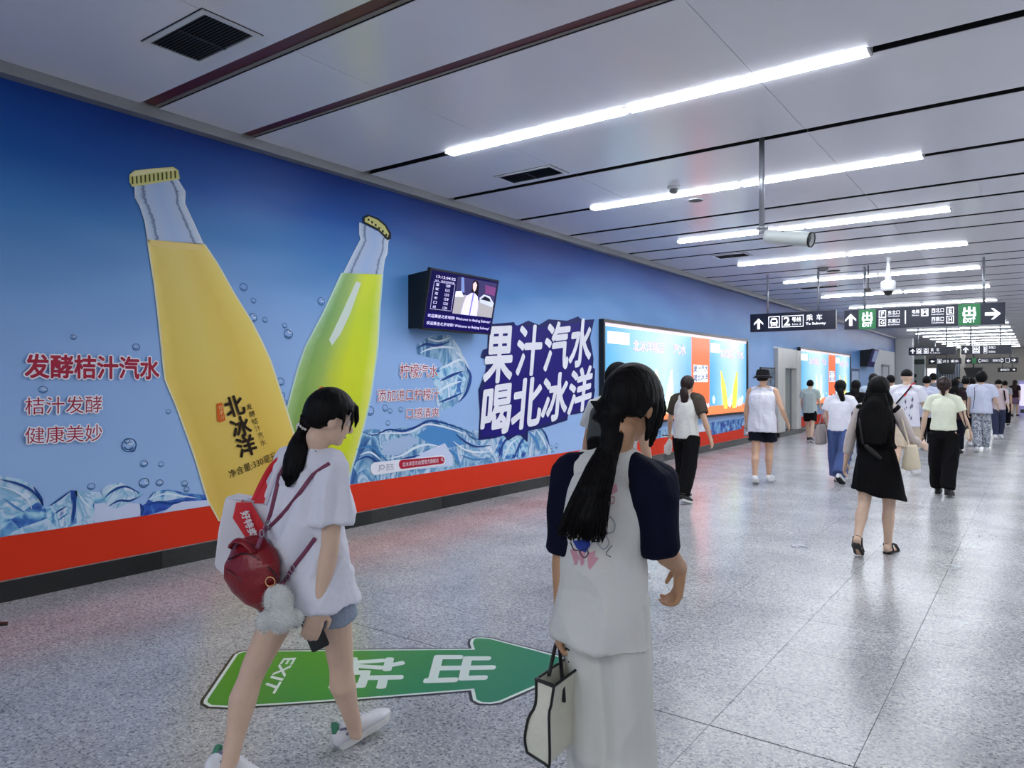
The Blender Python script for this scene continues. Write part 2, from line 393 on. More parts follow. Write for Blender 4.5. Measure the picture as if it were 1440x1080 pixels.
ordn = ['seventh', 'eighth', 'ninth', 'tenth', 'eleventh', 'twelfth', 'thirteenth', 'fourteenth', 'fifteenth', 'sixteenth', 'seventeenth', 'eighteenth']
for i, Y in enumerate(rows):
    strip_light(Y, -4.76, -0.95, names.get(Y) or ordn[i - 6] + ' white light strip counted away from the camera, in the far ceiling')
for Y in (-5.6, -2.8):
    strip_light(Y, -4.76, -0.95, {-5.6: 'light strip furthest behind the camera', -2.8: 'middle light strip behind the camera', -0.4: 'light strip straight above the camera position'}[Y])
for Y in [-5.6, -2.8] + rows:
    strip_light(Y, 0.95, 4.76, 'light strip right of the picture, ' + ('furthest behind the camera' if Y < -4 else 'nearest behind the camera' if Y < 0 else 'in line with the ' + (['nearest', 'second', 'third', 'fourth', 'fifth', 'sixth'] + ordn)[rows.index(Y)] + ' visible strip'))

# ---------------------------------------------------------------- ceiling fittings
M_LOUV = mat('vent_slat', (70, 72, 78), 0.45, 0.4)
def vent(cx, cy, w, d, label, ns=14):
    t = thing('ceiling_vent', label, 'vent', (cx, cy, CZ), 0, 'air vents along the left of the ceiling')
    x0, x1, y0, y1 = cx - w / 2, cx + w / 2, cy - d / 2, cy + d / 2; z = CZ - 0.012
    bm = bmesh.new(); e = 0.035
    for a, b in (((x0, y0), (x1, y0 + e)), ((x0, y1 - e), (x1, y1)), ((x0, y0 + e), (x0 + e, y1 - e)), ((x1 - e, y0 + e), (x1, y1 - e))): box(bm, (*a, z), (*b, CZ))
    link('frame', bm_me(bm), mat('vent_frame', (205, 207, 212), 0.4), t)
    boxo('backing', (x0 + .02, y0 + .02, CZ - .003), (x1 - .02, y1 - .02, CZ - 0.0005), M_DARK, t)
    for k in range(ns):
        yk = y0 + e + (d - 2 * e) * (k + .5) / ns
        slabo('slat', [(x0 + e, yk - .011, z), (x1 - e, yk - .011, z), (x1 - e, yk + .004, CZ - .004), (x0 + e, yk + .004, CZ - .004)], (0, .0025, 0.0), M_LOUV, t)
    boxo('cross_bar', (cx - .006, y0 + e, z - .002), (cx + .006, y1 - e, z + .004), M_LOUV, t)
    boxo('gap', (x0 - .01, y0 - .01, CZ - .002), (x1 + .01, y1 + .01, CZ - .0008), M_DARK, t)
vent(-4.5, 2.69, 0.72, 0.42, 'nearest square air vent, large with dark slats, top left of the ceiling')
vent(-4.53, 6.6, 0.74, 0.36, 'second air vent, left of the pole camera near the mural')
vent(-4.5, 13.0, 0.62, 0.4, 'third air vent, beside the fourth light strip', 8)
vent(-4.3, 18.6, 0.9, 0.4, 'small far air vent between the first sign rods', 6)
def lathe(bm, c, prof, seg=20, axis=V((0, 0, 1)), mi=0):
    axis = V(axis).normalized(); s = axis.orthogonal().normalized(); u = axis.cross(s); rings = []
    for z, r in prof: rings.append([bm.verts.new(V(c) + axis * z + (s * math.cos(2 * math.pi * k / seg) + u * math.sin(2 * math.pi * k / seg)) * max(r, 1e-4)) for k in range(seg)])
    for i in range(len(rings) - 1):
        for k in range(seg):
            f = bm.faces.new((rings[i][k], rings[i][(k + 1) % seg], rings[i + 1][(k + 1) % seg], rings[i + 1][k])); f.smooth = True; f.material_index = mi
def latho(name, c, prof, m, parent, seg=20, axis=(0, 0, 1)):
    bm = bmesh.new(); lathe(bm, c, prof, seg, V(axis)); bmesh.ops.recalc_face_normals(bm, faces=bm.faces); return link(name, bm_me(bm), m, parent)
t = thing('smoke_detector', 'round white smoke detector on the ceiling between the second and third strips', 'detector', (-3.46, 8.0, CZ))
latho('base', (-3.46, 8.0, CZ), [(0, 0), (0, .075), (-.02, .075), (-.03, .06), (-.03, 0)], M_WHITE, t)
latho('sensor', (-3.46, 8.0, CZ - .03), [(0, .045), (-.03, .05), (-.045, .035), (-.045, 0)], mat('sensor_grey', (110, 112, 116), .5), t)
t = thing('ceiling_speaker', 'round flat ceiling speaker beside the smoke detector', 'speaker', (-3.49, 8.75, CZ))
latho('rim', (-3.49, 8.75, CZ), [(0, .11), (-.008, .11), (-.012, .09), (-.006, .088)], M_WHITE, t)
latho('grille', (-3.49, 8.75, CZ), [(-.006, .088), (-.007, 0)], M_SLOTGREY, t)
p = ce(1157, 377)
t = thing('smoke_detector', 'small far smoke detector above the rods of the first sign', 'detector', p)
latho('base', p, [(0, 0), (0, .1), (-.03, .1), (-.06, .06), (-.06, 0)], mat('sensor_grey', (110, 112, 116), .5), t)
p = ce(1172, 381); t = thing('ceiling_speaker', 'small far round speaker above the first sign', 'speaker', p)
latho('grille', p, [(0, .13), (-.01, .13), (-.012, 0)], M_SLOTGREY, t)

# tube camera on a pole
pc = V((-2.11, 6.92, CZ)); t = thing('security_camera', 'large grey tube camera hanging on a white pole', 'camera', pc)
M_CAMW = mat('camera_shell', (196, 202, 200), 0.35)
latho('pole', pc, [(.05, 0), (.05, .026), (-.84, .026), (-.84, 0)], M_STEEL, t)
latho('flange', pc - V((0, 0, .83)), [(0, 0), (0, .048), (-.012, .048), (-.012, .03), (-.05, .03), (-.05, .035), (-.06, .035), (-.06, 0)], M_STEEL, t)
ax = at(1143, 337, 6.55) - at(1079, 332, 6.85); c0 = at(1077, 332, 6.84); L_ = ax.length; ax.normalize()
latho('joint', c0 + V((0, 0, .03)), [(.06, .02), (0, .026), (-.06, .026), (-.06, 0)], M_STEEL, t)
bd = latho('camera_body', c0, [(0, 0), (0, .055), (.02, .063), (L_ - .01, .068), (L_, .068), (L_, .055), (L_ - .03, .05), (L_ - .03, 0)], M_CAMW, t, 24, ax)
latho('lens_hood', c0 + ax * (L_ - .012), [(0, .069), (.02, .071), (.02, .06), (0, .058)], M_BLACK, t, 24, ax)
latho('lens', c0 + ax * (L_ - .028), [(0, .05), (.004, .03), (.006, 0)], mat('lens_glass', (20, 24, 34), .05), t, 24, ax)
latho('screw', c0 + ax * .22 + V((-.04, -.03, .055)), [(0, .01), (.008, .01), (.008, 0)], M_SLOTGREY, t, 12)
# dome camera
p = V((-2.24, 14.9, CZ)); t = thing('dome_camera', 'white dome camera with dark lens on a short tapered pole', 'camera', p)
latho('pole', p, [(.02, .0), (.02, .05), (-.05, .05), (-.06, .028), (-.15, .028), (-.16, .035), (-.35, .045), (-.42, .06), (-.45, .06)], M_WHITE, t)
latho('camera_body', p - V((0, 0, .42)), [(0, 0), (0, .07), (-.01, .11), (-.03, .125), (-.16, .125), (-.19, .11), (-.2, .085), (-.2, 0)], M_WHITE, t)
latho('lens', p - V((0, 0, .62)), [(.01, .085), (-.03, .08), (-.07, .05), (-.085, 0)], M_BLACK, t)
# small dark camera
p = yp(1221, 408, 15.7); t = thing('security_camera', 'tiny dark camera hanging by the left rod of the exit sign', 'camera', p)
boxo('camera_body', p - V((.06, .1, .03)), p + V((.06, .08, .03)), M_BLACK, t, .01); latho('pole', p, [(CZ - p.z, .012), (0, .012)], M_BLACK, t, 8)
# uplight discs in the floor
for (u, v, lb) in ((1126, 769, 'round steel disc set in the floor left of the woman in the black dress'), (1336, 797, 'round steel disc set in the floor right of the woman in the black dress')):
    p = fl(u, v); t = thing('floor_disc', lb, 'floor fitting', p, 0, 'steel floor discs')
    latho('rim', p, [(-.01, .085), (.003, .085), (.004, .078), (.002, .058), (.001, .056)], M_STEEL, t, 28); latho('cover', p, [(.0015, .057), (.002, 0)], mat('disc_cover', (150, 152, 156), .25, .5), t, 28)

# ================================================================ MURAL
def mural_mat():
    m, nt, N, L, b = base('mural_blue', 0.42, 0.22)
    g = N.new('ShaderNodeNewGeometry'); sp = N.new('ShaderNodeSeparateXYZ'); L.new(g.outputs['Position'], sp.inputs[0])
    mp = N.new('ShaderNodeMapping'); mp.inputs['Scale'].default_value = (1, .35, 1.1); L.new(g.outputs['Position'], mp.inputs[0])
    n = N.new('ShaderNodeTexNoise'); n.inputs['Scale'].default_value = 0.9; n.inputs['Detail'].default_value = 2; L.new(mp.outputs[0], n.inputs['Vector'])
    mr = N.new('ShaderNodeMapRange'); mr.inputs[1].default_value = 0.4; mr.inputs[2].default_value = 3.9; L.new(sp.outputs[2], mr.inputs[0])
    ad = N.new('ShaderNodeMath'); ad.operation = 'MULTIPLY_ADD'; ad.inputs[1].default_value = 0.28; L.new(n.outputs['Fac'], ad.inputs[0])
    sb = N.new('ShaderNodeMath'); sb.operation = 'SUBTRACT'; sb.inputs[1].default_value = 0.14; L.new(mr.outputs[0], sb.inputs[0]); L.new(sb.outputs[0], ad.inputs[2])
    r = ramp_node(nt, [(0, (158, 190, 232)), (0.42, (146, 180, 228)), (0.56, (122, 164, 216)), (0.70, (66, 126, 188)), (0.84, (20, 82, 160)), (1, (4, 44, 124))])
    L.new(ad.outputs[0], r.inputs[0]); L.new(r.outputs[0], b.inputs['Base Color']); return m
M_MUR = mural_mat()
mur = thing('wall_mural', 'huge blue soda advertising mural with two bottles over a red band', 'advertisement', (WX, 8, 0))
slabo('backdrop', [(WX + .002, -6.9, .47), (WX + .002, 21.0, .47), (WX + .002, 21.0, CZ - .085), (WX + .002, -6.9, CZ - .085)], (.001, 0, 0), M_MUR, mur)
slabo('red_band', [(WX + .002, -6.9, .152), (WX + .002, 21.0, .152), (WX + .002, 21.0, .472), (WX + .002, -6.9, .472)], (.004, 0, 0), prt('red_band', (214, 52, 24)), mur)
slabo('band_edge', [(WX + .002, -6.9, .149), (WX + .002, 21.0, .149), (WX + .002, 21.0, .156), (WX + .002, -6.9, .156)], (.012, 0, 0), M_TRIM, mur)
mur2 = thing('wall_mural', 'far stretch of the blue mural around the second lightbox', 'advertisement', (WX, 30, 0))
slabo('backdrop', [(WX + .002, 23.5, .47), (WX + .002, 42.4, .47), (WX + .002, 42.4, CZ - .085), (WX + .002, 23.5, CZ - .085)], (.001, 0, 0), M_MUR, mur2)
slabo('upper_backdrop', [(WX + .002, 21.0, 2.58), (WX + .002, 23.5, 2.58), (WX + .002, 23.5, CZ - .085), (WX + .002, 21.0, CZ - .085)], (.001, 0, 0), M_MUR, mur2)
slabo('red_band', [(WX + .002, 23.6, .152), (WX + .002, 33, .152), (WX + .002, 33, .472), (WX + .002, 23.6, .472)], (.004, 0, 0), prt('red_band', (214, 52, 24)), mur2)
slabo('white_panel', [(WX + .004, 36.5, .15), (WX + .004, 42.3, .15), (WX + .004, 42.3, 3.1), (WX + .004, 36.5, 3.1)], (.02, 0, 0), M_WHITE, mur2)

def ice_mat(name, sc, stops, dist=3.0, seed=0.0, detail=4, ysc=1.0):
    m, nt, N, L, b = base(name, 0.38, 0.4)
    g = N.new('ShaderNodeNewGeometry'); mp = N.new('ShaderNodeMapping'); mp.inputs['Location'].default_value = (seed, seed, 0); mp.inputs['Scale'].default_value = (1, ysc, 1); L.new(g.outputs['Position'], mp.inputs[0])
    n = N.new('ShaderNodeTexNoise'); n.inputs['Scale'].default_value = sc; n.inputs['Detail'].default_value = detail; n.inputs['Distortion'].default_value = dist; L.new(mp.outputs[0], n.inputs['Vector'])
    vo = N.new('ShaderNodeTexVoronoi'); vo.inputs['Scale'].default_value = sc * 1.2; L.new(mp.outputs[0], vo.inputs['Vector'])
    sc_ = N.new('ShaderNodeSeparateColor'); L.new(vo.outputs['Color'], sc_.inputs[0])
    mm = N.new('ShaderNodeMath'); mm.operation = 'MULTIPLY_ADD'; mm.inputs[1].default_value = 0.22; L.new(sc_.outputs[0], mm.inputs[0]); 
    s2 = N.new('ShaderNodeMath'); s2.operation = 'SUBTRACT'; s2.inputs[1].default_value = .11; L.new(n.outputs['Fac'], s2.inputs[0]); L.new(s2.outputs[0], mm.inputs[2])
    r = ramp_node(nt, stops); L.new(mm.outputs[0], r.inputs[0]); L.new(r.outputs[0], b.inputs['Base Color']); return m
ICE = ice_mat('print_ice', 3.2, [(0.25, (30, 60, 150)), (0.36, (60, 120, 190)), (0.44, (150, 205, 228)), (0.52, (205, 222, 240)), (0.6, (120, 180, 215)), (0.68, (225, 235, 248)), (0.8, (60, 110, 180))], 1.8)
ICED = ice_mat('print_ice_dark', 5, [(0.3, (24, 40, 140)), (0.45, (40, 90, 180)), (0.6, (110, 170, 215)), (0.75, (200, 225, 240))], 1.2, 3)
SPL = ice_mat('print_splash', 1.5, [(0.2, (36, 78, 140)), (0.34, (70, 130, 180)), (0.42, (170, 205, 225)), (0.48, (60, 130, 185)), (0.56, (205, 220, 235)), (0.63, (100, 160, 200)), (0.72, (235, 240, 250)), (0.85, (60, 110, 160))], 1.3, 5, 4, 1.6)
ICEW = prt('ice_white', (205, 215, 240))
def wpoly(px, name, m, layer, parent=mur): return poly([wa(u, v) for u, v in px], name, m, parent, (.004 + layer * .0012, 0, 0))
# ice cubes left
wpoly([(0, 669), (30, 674), (46, 683), (62, 706), (56, 722), (28, 733), (0, 738)], 'ice_print', ICE, 0)
wpoly([(0, 737), (30, 728), (68, 712), (100, 688), (120, 703), (133, 725), (130, 738), (0, 754.5)], 'ice_print', ICE, 1)
wpoly([(98, 689), (108, 690), (107, 735), (98, 740), (101, 715)], 'ice_print', ICED, 2)
wpoly([(104, 690), (140, 692), (152, 707), (133, 708), (131, 734), (117, 738), (112, 712)], 'ice_print', ICE, 2)
wpoly([(132, 708), (160, 706), (196, 708), (197, 725), (160, 731), (132, 735)], 'ice_print', ICEW, 3)
wpoly([(142, 690), (150, 682), (168, 678), (188, 688), (201, 695), (190, 703), (160, 716), (148, 708)], 'ice_print', ICE, 4)
wpoly([(205, 708), (214, 692), (236, 688), (265, 694), (289, 696), (291, 703), (250, 708), (235, 716), (215, 722), (199, 726), (196, 712)], 'ice_print', ICED, 3)
wpoly([(208, 702), (220, 690), (244, 691), (262, 699), (240, 703), (215, 706)], 'ice_print', ICE, 4)
wpoly([(0, 745), (14, 739), (26, 746), (30, 750), (0, 755)], 'ice_print', ICED, 4)
wpoly([(247, 706), (291, 703), (294, 711), (228, 721), (236, 715)], 'ice_print', ICEW, 4)
# splash and ice right of the bottles
wpoly([(508, 606), (522, 603), (540, 605), (560, 602), (580, 601), (600, 589), (620, 591), (640, 598), (660, 605), (672, 606), (690, 612), (705, 617), (735, 610), (748, 600), (762, 596), (768, 612), (772, 628), (780, 636), (760, 639), (720, 647), (655, 656), (560, 672), (492, 681), (497, 650), (505, 620)], 'splash_print', SPL, 0)
wpoly([(585, 612), (610, 596), (640, 605), (652, 625), (620, 632), (600, 622)], 'splash_print', prt('splash_blue', (78, 138, 196)), 1)
wpoly([(536, 622), (575, 612), (590, 620), (560, 640), (538, 640)], 'splash_print', prt('splash_pale', (168, 190, 222)), 1)
wpoly([(586, 640), (625, 623), (636, 640), (636, 655), (590, 660), (580, 650)], 'splash_print', ICEW, 2)
wpoly([(694, 640), (706, 610), (730, 606), (742, 626), (738, 642), (714, 646)], 'splash_print', ICE, 1)
wpoly([(606, 472), (632, 471), (646, 488), (658, 516), (660, 538), (650, 560), (636, 572), (618, 578), (612, 560), (616, 540), (622, 520), (618, 506), (600, 502), (586, 498), (584, 486)], 'ice_print', SPL, 0)
wpoly([(604, 520), (640, 510), (655, 530), (648, 556), (625, 566), (612, 548)], 'ice_print', ICE, 1)
wpoly([(120, 538), (103, 540), (96, 553), (101, 588), (112, 588), (121, 577)][::-1], 'bubble_print', prt('bubble_pale', (150, 182, 226)), -1)
def wline(px, w, m, layer, name='ripple_print'):
    pts = smooth_path([(u, v, 0) for u, v in px], 5); n = len(pts); l, r = [], []
    for i, p in enumerate(pts):
        t = (pts[min(i + 1, n - 1)] - pts[max(i - 1, 0)]).normalized(); q = V((-t.y, t.x, 0)) * w * (.15 + .85 * math.sin(math.pi * i / (n - 1)))
        l.append(wa(p.x + q.x, p.y + q.y)); r.append(wa(p.x - q.x, p.y - q.y))
    strip_uv(l, r, name, m, mur, (.004 + layer * .0012, 0, 0), subdiv=1)
RD = prt('ripple_dark', (34, 70, 140)); RW = prt('ripple_white', (222, 234, 246)); RB = prt('ripple_blue', (70, 132, 190))
for px, w, m in (([(508, 607), (525, 612), (545, 604), (565, 606), (585, 600), (602, 592), (620, 594), (645, 602), (668, 612)], 1.6, RD), ([(520, 610), (545, 609), (575, 608), (598, 597), (622, 600), (650, 609), (672, 620)], 1.3, RW),
    ([(500, 632), (520, 628), (535, 640), (548, 652)], 1.8, RB), ([(497, 650), (515, 642), (530, 650), (540, 660)], 1.5, RD), ([(505, 640), (520, 636), (536, 648)], 1.4, RW), ([(545, 645), (565, 640), (582, 630), (600, 625), (618, 628)], 1.8, RW),
    ([(550, 650), (572, 644), (590, 640)], 1.4, RD), ([(640, 610), (655, 622), (670, 628), (690, 626)], 1.4, RD), ([(636, 620), (652, 632), (672, 636), (694, 634)], 1.4, RW), ([(648, 640), (668, 646), (690, 644)], 1.2, RB), ([(652, 604), (664, 616), (682, 618)], 1.2, RB),
    ([(630, 632), (640, 640), (645, 655)], 2.2, RB), ([(700, 645), (708, 622), (720, 612)], 1.6, RD), ([(708, 645), (716, 626), (728, 616)], 1.4, RW), ([(722, 645), (730, 625), (738, 614)], 1.6, RD), ([(742, 606), (752, 618), (758, 632)], 2, RB), ([(752, 602), (762, 616), (768, 630)], 1.4, RW), ([(758, 600), (766, 610), (772, 626)], 1.2, RD),
    ([(586, 490), (598, 484), (614, 486), (632, 480)], 2.0, RD), ([(590, 496), (606, 490), (626, 488), (640, 490)], 1.6, RW), ([(600, 476), (616, 480), (634, 474)], 1.4, RW), ([(616, 520), (632, 512), (646, 506), (656, 512)], 1.6, RW), ([(618, 536), (634, 528), (650, 522)], 2.0, RD), ([(614, 552), (630, 542), (648, 536)], 1.8, RW), ([(616, 566), (632, 560), (650, 552)], 1.6, RD), ([(655, 515), (661, 530), (655, 552), (644, 566)], 2.0, RD), ([(640, 494), (652, 506), (659, 520)], 1.6, RW),
    ([(0, 674), (24, 680), (44, 690), (60, 708)], 2.0, RD), ([(0, 684), (20, 690), (38, 702), (44, 716)], 1.6, RW), ([(4, 700), (20, 712), (34, 720)], 1.5, RB), ([(46, 684), (56, 700), (60, 712)], 2.4, RD), ([(68, 712), (84, 701), (100, 689)], 1.3, RD), ([(76, 722), (92, 712)], 1.2, RD), ([(80, 732), (94, 722)], 1.2, RB), ([(103, 691), (104, 712), (101, 735)], 2.6, RD), ([(108, 692), (118, 706), (130, 716)], 1.3, RW), ([(146, 700), (158, 690), (176, 684), (196, 694)], 1.6, RD), ([(152, 712), (166, 704), (182, 704), (196, 698)], 1.6, RD), ([(148, 694), (160, 684), (174, 682)], 1.4, RW), ([(206, 710), (222, 706), (240, 708), (258, 704)], 2.0, RD), ([(214, 700), (232, 694), (252, 697), (276, 700)], 1.3, RW), ([(196, 708), (200, 716), (197, 725)], 2.2, RD)): wline(px, w, m, 5)
# bubbles
bm = bmesh.new(); rb = random.Random(3)
def bub(u, v, r):
    c = wa(u, v); k = F * -WX / C_ / (VPX - u) / F; R = r * k
    for (a0, a1, rr, w) in ((0, 360, 1, .16), (200, 320, .72, .2)):
        n = 12; vs = []
        for i in range(n + 1):
            a = math.radians(a0 + (a1 - a0) * i / n)
            for q in (rr, rr - w): vs.append(bm.verts.new(c + V((.006, math.cos(a) * R * q * 1.1, math.sin(a) * R * q))))
        for i in range(n): bm.faces.new((vs[2 * i], vs[2 * i + 1], vs[2 * i + 3], vs[2 * i + 2]))
for u, v, r in ((103, 474, 4), (191, 488, 5), (60, 548, 5.5), (236, 579, 3.5), (181, 626, 10), (202, 652, 5), (226, 653, 4), (202, 679, 7), (224, 679, 5), (259, 680, 4.5), (128, 684, 5), (262, 688, 4), (342, 404, 6), (356, 423, 4), (355, 447, 6.5), (372, 450, 4), (400, 458, 4), (405, 470, 7), (451, 424, 6), (394, 537, 6), (396, 556, 5), (400, 566, 4), (520, 578, 7), (541, 574, 5), (548, 578, 4), (563, 576, 4), (545, 595, 4), (782, 627, 4), (775, 629, 3), (757, 598, 5), (748, 604, 4), (178, 620, 4), (186, 632, 4)): bub(u, v, r)
link('bubble_prints', bm_me(bm), prt('bubble', (52, 92, 142)), mur)['kind'] = 'stuff'
bm = bmesh.new()
for u, v, r in ((105, 472, 2), (62, 546, 2.5), (183, 622, 4), (204, 650, 2.5), (206, 677, 3), (226, 677, 2), (261, 678, 2), (357, 445, 3), (407, 466, 3), (453, 422, 3)): bub(u, v, r)
link('bubble_glints', bm_me(bm), prt('bubble_white', (235, 240, 250)), mur)['kind'] = 'stuff'

# bottles
def liquid_mat(name, across, along):
    m, nt, N, L, b = base(name, 0.38, 0.4)
    uv = N.new('ShaderNodeUVMap'); sp = N.new('ShaderNodeSeparateXYZ'); L.new(uv.outputs[0], sp.inputs[0])
    n = N.new('ShaderNodeTexNoise'); n.inputs['Scale'].default_value = 7; n.inputs['Detail'].default_value = 3; mp = N.new('ShaderNodeMapping'); mp.inputs['Scale'].default_value = (1, 2.5, 1); L.new(uv.outputs[0], mp.inputs[0]); L.new(mp.outputs[0], n.inputs['Vector'])
    a = N.new('ShaderNodeMath'); a.operation = 'MULTIPLY_ADD'; a.inputs[1].default_value = .10; L.new(n.outputs['Fac'], a.inputs[0])
    s = N.new('ShaderNodeMath'); s.operation = 'SUBTRACT'; s.inputs[1].default_value = .05; L.new(sp.outputs[0], s.inputs[0]); L.new(s.outputs[0], a.inputs[2])
    r1 = ramp_node(nt, across); L.new(a.outputs[0], r1.inputs[0]); r2 = ramp_node(nt, along); L.new(sp.outputs[1], r2.inputs[0])
    mx = N.new('ShaderNodeMix'); mx.data_type = 'RGBA'; mx.blend_type = 'MULTIPLY'; mx.inputs[0].default_value = 1
    L.new(r1.outputs[0], mx.inputs[6]); L.new(r2.outputs[0], mx.inputs[7]); L.new(mx.outputs[2], b.inputs['Base Color']); return m
def edges(lp, rp, n=26):
    def res(pts):
        pts = [V((*p, 0)) for p in pts]; ls = [0]
        for i in range(1, len(pts)): ls.append(ls[-1] + (pts[i] - pts[i - 1]).length)
        out = []
        for k in range(n):
            d = ls[-1] * k / (n - 1); i = max(j for j in range(len(ls)) if ls[j] <= d + 1e-6); i = min(i, len(pts) - 2)
            t = (d - ls[i]) / (ls[i + 1] - ls[i]); p = pts[i].lerp(pts[i + 1], t); out.append((p.x, p.y))
        return out
    return res(lp), res(rp)
def bottle_print(lp, rp, name, m, layer, grow=0, glow=None, parent=mur):
    l, r = edges(lp, rp)
    if grow:
        strip_uv([wa(u - grow, v) for u, v in l], [wa(u + grow, v) for u, v in r], name + '_rim', glow, parent, (.008 + (layer - .5) * .0012, 0, 0))
    return strip_uv([wa(u, v) for u, v in l], [wa(u, v) for u, v in r], name, m, parent, (.008 + layer * .0012, 0, 0))
GLOW = prt('bottle_rim', (225, 220, 185)); GLOW2 = prt('bottle_rim_green', (196, 222, 205))
GLASS = liquid_mat('print_clear_glass', [(0, (186, 200, 216)), (.1, (160, 180, 208)), (.16, (70, 90, 130)), (.2, (165, 182, 212)), (.5, (150, 175, 215)), (.8, (165, 182, 212)), (.84, (60, 80, 120)), (.88, (170, 188, 214)), (1, (196, 206, 220))], [(0, (255, 255, 255)), (1, (255, 255, 255))])
ORANGE = liquid_mat('print_orange_soda', [(0, (236, 208, 110)), (.1, (222, 194, 92)), (.4, (226, 200, 104)), (.7, (224, 192, 84)), (1, (236, 212, 110))], [(0, (246, 234, 215)), (.35, (255, 248, 232)), (.6, (255, 255, 245)), (.92, (255, 255, 245)), (1, (255, 255, 255))])
LEMON = liquid_mat('print_lemon_soda', [(0, (170, 206, 150)), (.12, (132, 172, 92)), (.3, (160, 190, 96)), (.42, (196, 212, 70)), (.6, (216, 226, 14)), (.85, (210, 226, 20)), (1, (232, 236, 120))], [(0, (236, 232, 200)), (.55, (250, 248, 225)), (.8, (235, 245, 255)), (1, (255, 255, 255))])
# lemon (behind)
bottle_print([(506, 313), (506, 330), (508, 336), (498, 355), (481.5, 388)], [(548, 334), (544, 340), (543, 356), (539, 366), (536, 390)], 'neck_print', GLASS, 0, 1.5, prt('glass_rim', (200, 210, 222)))
bottle_print([(481.5, 384), (455.5, 440), (430, 488), (419, 520), (404, 576), (397, 620), (392, 660), (400, 690)], [(536, 386), (532, 434), (529, 490), (519, 560), (509.5, 600), (499, 638), (490, 668), (482, 688)], 'lemon_soda_print', LEMON, 1, 2.5, GLOW2)
wpoly([(500, 396), (507, 398), (492, 440), (478, 470), (466, 486), (462, 478), (480, 440)], 'shine_print', prt('shine', (214, 226, 214)), 5)
# orange (front)
bottle_print([(190, 258), (190, 278), (197, 290), (204, 312), (208, 340)], [(248, 252), (259, 270), (258, 286), (270, 312), (285, 345)], 'neck_print', GLASS, 2, 1.5, prt('glass_rim', (200, 210, 222)))
bottle_print([(208, 337), (219, 408), (227, 480), (232, 532), (248.5, 571), (272, 635), (292.6, 703), (309, 733)], [(285, 343), (304.5, 372), (328.5, 415), (350, 449), (366, 480), (378, 506), (401.5, 578), (413, 615), (432, 672), (442, 702)], 'orange_soda_print', ORANGE, 2, 2.5, GLOW)
wpoly([(209, 337), (285, 344), (281, 352), (240, 350), (211, 345)], 'foam_print', prt('foam', (235, 208, 130)), 6)
# crown caps
CAPC = prt('cap_gold', (206, 202, 130)); CAPD = prt('cap_dark', (70, 74, 30)); CAPB = prt('cap_black', (20, 26, 24))
wpoly([(181, 246), (188, 240), (215, 237), (243, 235), (250, 240), (252, 252), (235, 255), (210, 259), (185, 263), (181, 256)], 'cap_print', CAPC, 6)
wpoly([(182, 246), (190, 241), (215, 238), (242, 237), (247, 240), (215, 243), (188, 248)], 'cap_print', prt('cap_light', (226, 220, 170)), 7)
for k in range(11):
    u = 184 + k * 6; v = 249 - k * .85; wpoly([(u, v), (u + 2.2, v - .3), (u + 2.6, v + 10), (u + .4, v + 10.5)], 'cap_flute', CAPD, 7)
wpoly([(509, 306), (516, 302), (531, 307), (542, 316), (549, 328), (549, 336), (544, 338), (530, 324), (510, 314)], 'cap_print', CAPB, 6)
wpoly([(512, 307), (518, 304.5), (530, 309.5), (540, 318), (546, 329), (544, 334), (530, 321), (512, 312)], 'cap_print', CAPC, 7)
for k in range(6):
    u = 516 + k * 5; v = 307 + k * 3.5 + k * k * .15; wpoly([(u, v), (u + 2.6, v + 1.2), (u + 2.2, v + 4.4), (u - .4, v + 3)], 'cap_flute', CAPB, 8)

# lettering on the mural
CRIM = prt('crimson', (168, 44, 66)); WH = prt('white', (236, 236, 244)); INK = prt('ink', (38, 26, 16)); NAVY = prt('navy', (24, 14, 112)); GREY = prt('greytext', (150, 150, 165))
def wq(*px): return [wa(u, v) for u, v in px]
def wtext(s, q, m, layer=9, **k): return text(s, wq(*q), m, mur, off=(.008 + layer * .0012, 0, 0), halo_off=V((.0075 + layer * .0012, 0, 0)), **k)
wtext('发酵桔汁汽水', ((34, 498), (222, 503), (222, 533), (34, 531)), CRIM, bold=0.03, halo=.085, halo_m=WH)
wtext('桔汁发酵', ((34, 559), (142, 556), (142, 580), (34, 583)), CRIM, halo=.07, halo_m=WH)
wtext('健康美妙', ((34, 601), (142, 596), (142, 620), (34, 624)), CRIM, halo=.07, halo_m=WH)
wtext('柠檬汽水', ((561, 511), (614, 513), (614, 530), (561, 532)), CRIM, halo=.07, halo_m=WH)
wtext('添加进口柠檬汁', ((529, 548), (616, 546), (616, 562), (529, 565)), CRIM, halo=.06, halo_m=WH)
wtext('口感清爽', ((570, 574), (616, 573), (616, 586), (570, 589)), CRIM, halo=.06, halo_m=WH)
wpoly([(686, 456), (722, 453), (725, 459), (742, 451), (757, 457), (770, 449), (797, 451), (812, 445), (818, 450), (835, 449), (829, 476), (834, 504), (833, 517), (836, 519), (835, 545), (836, 548), (832, 572), (822, 574), (821, 580), (798, 584), (797, 591), (766, 601), (742, 606), (741, 622), (729, 610), (713, 620), (708, 612), (695, 616), (672, 619), (674, 580), (672, 548), (674, 544), (675, 540), (681, 528), (684, 505), (675, 503), (678, 492), (685, 490)], 'slogan_backing', prt('navy2', (16, 26, 92)), 6)
wpoly([(690, 462), (722, 457), (757, 461), (797, 455), (828, 453), (824, 480), (829, 505), (831, 545), (827, 568), (795, 586), (742, 602), (735, 612), (715, 612), (676, 614), (678, 548), (690, 525)], 'slogan_backing', NAVY, 7)
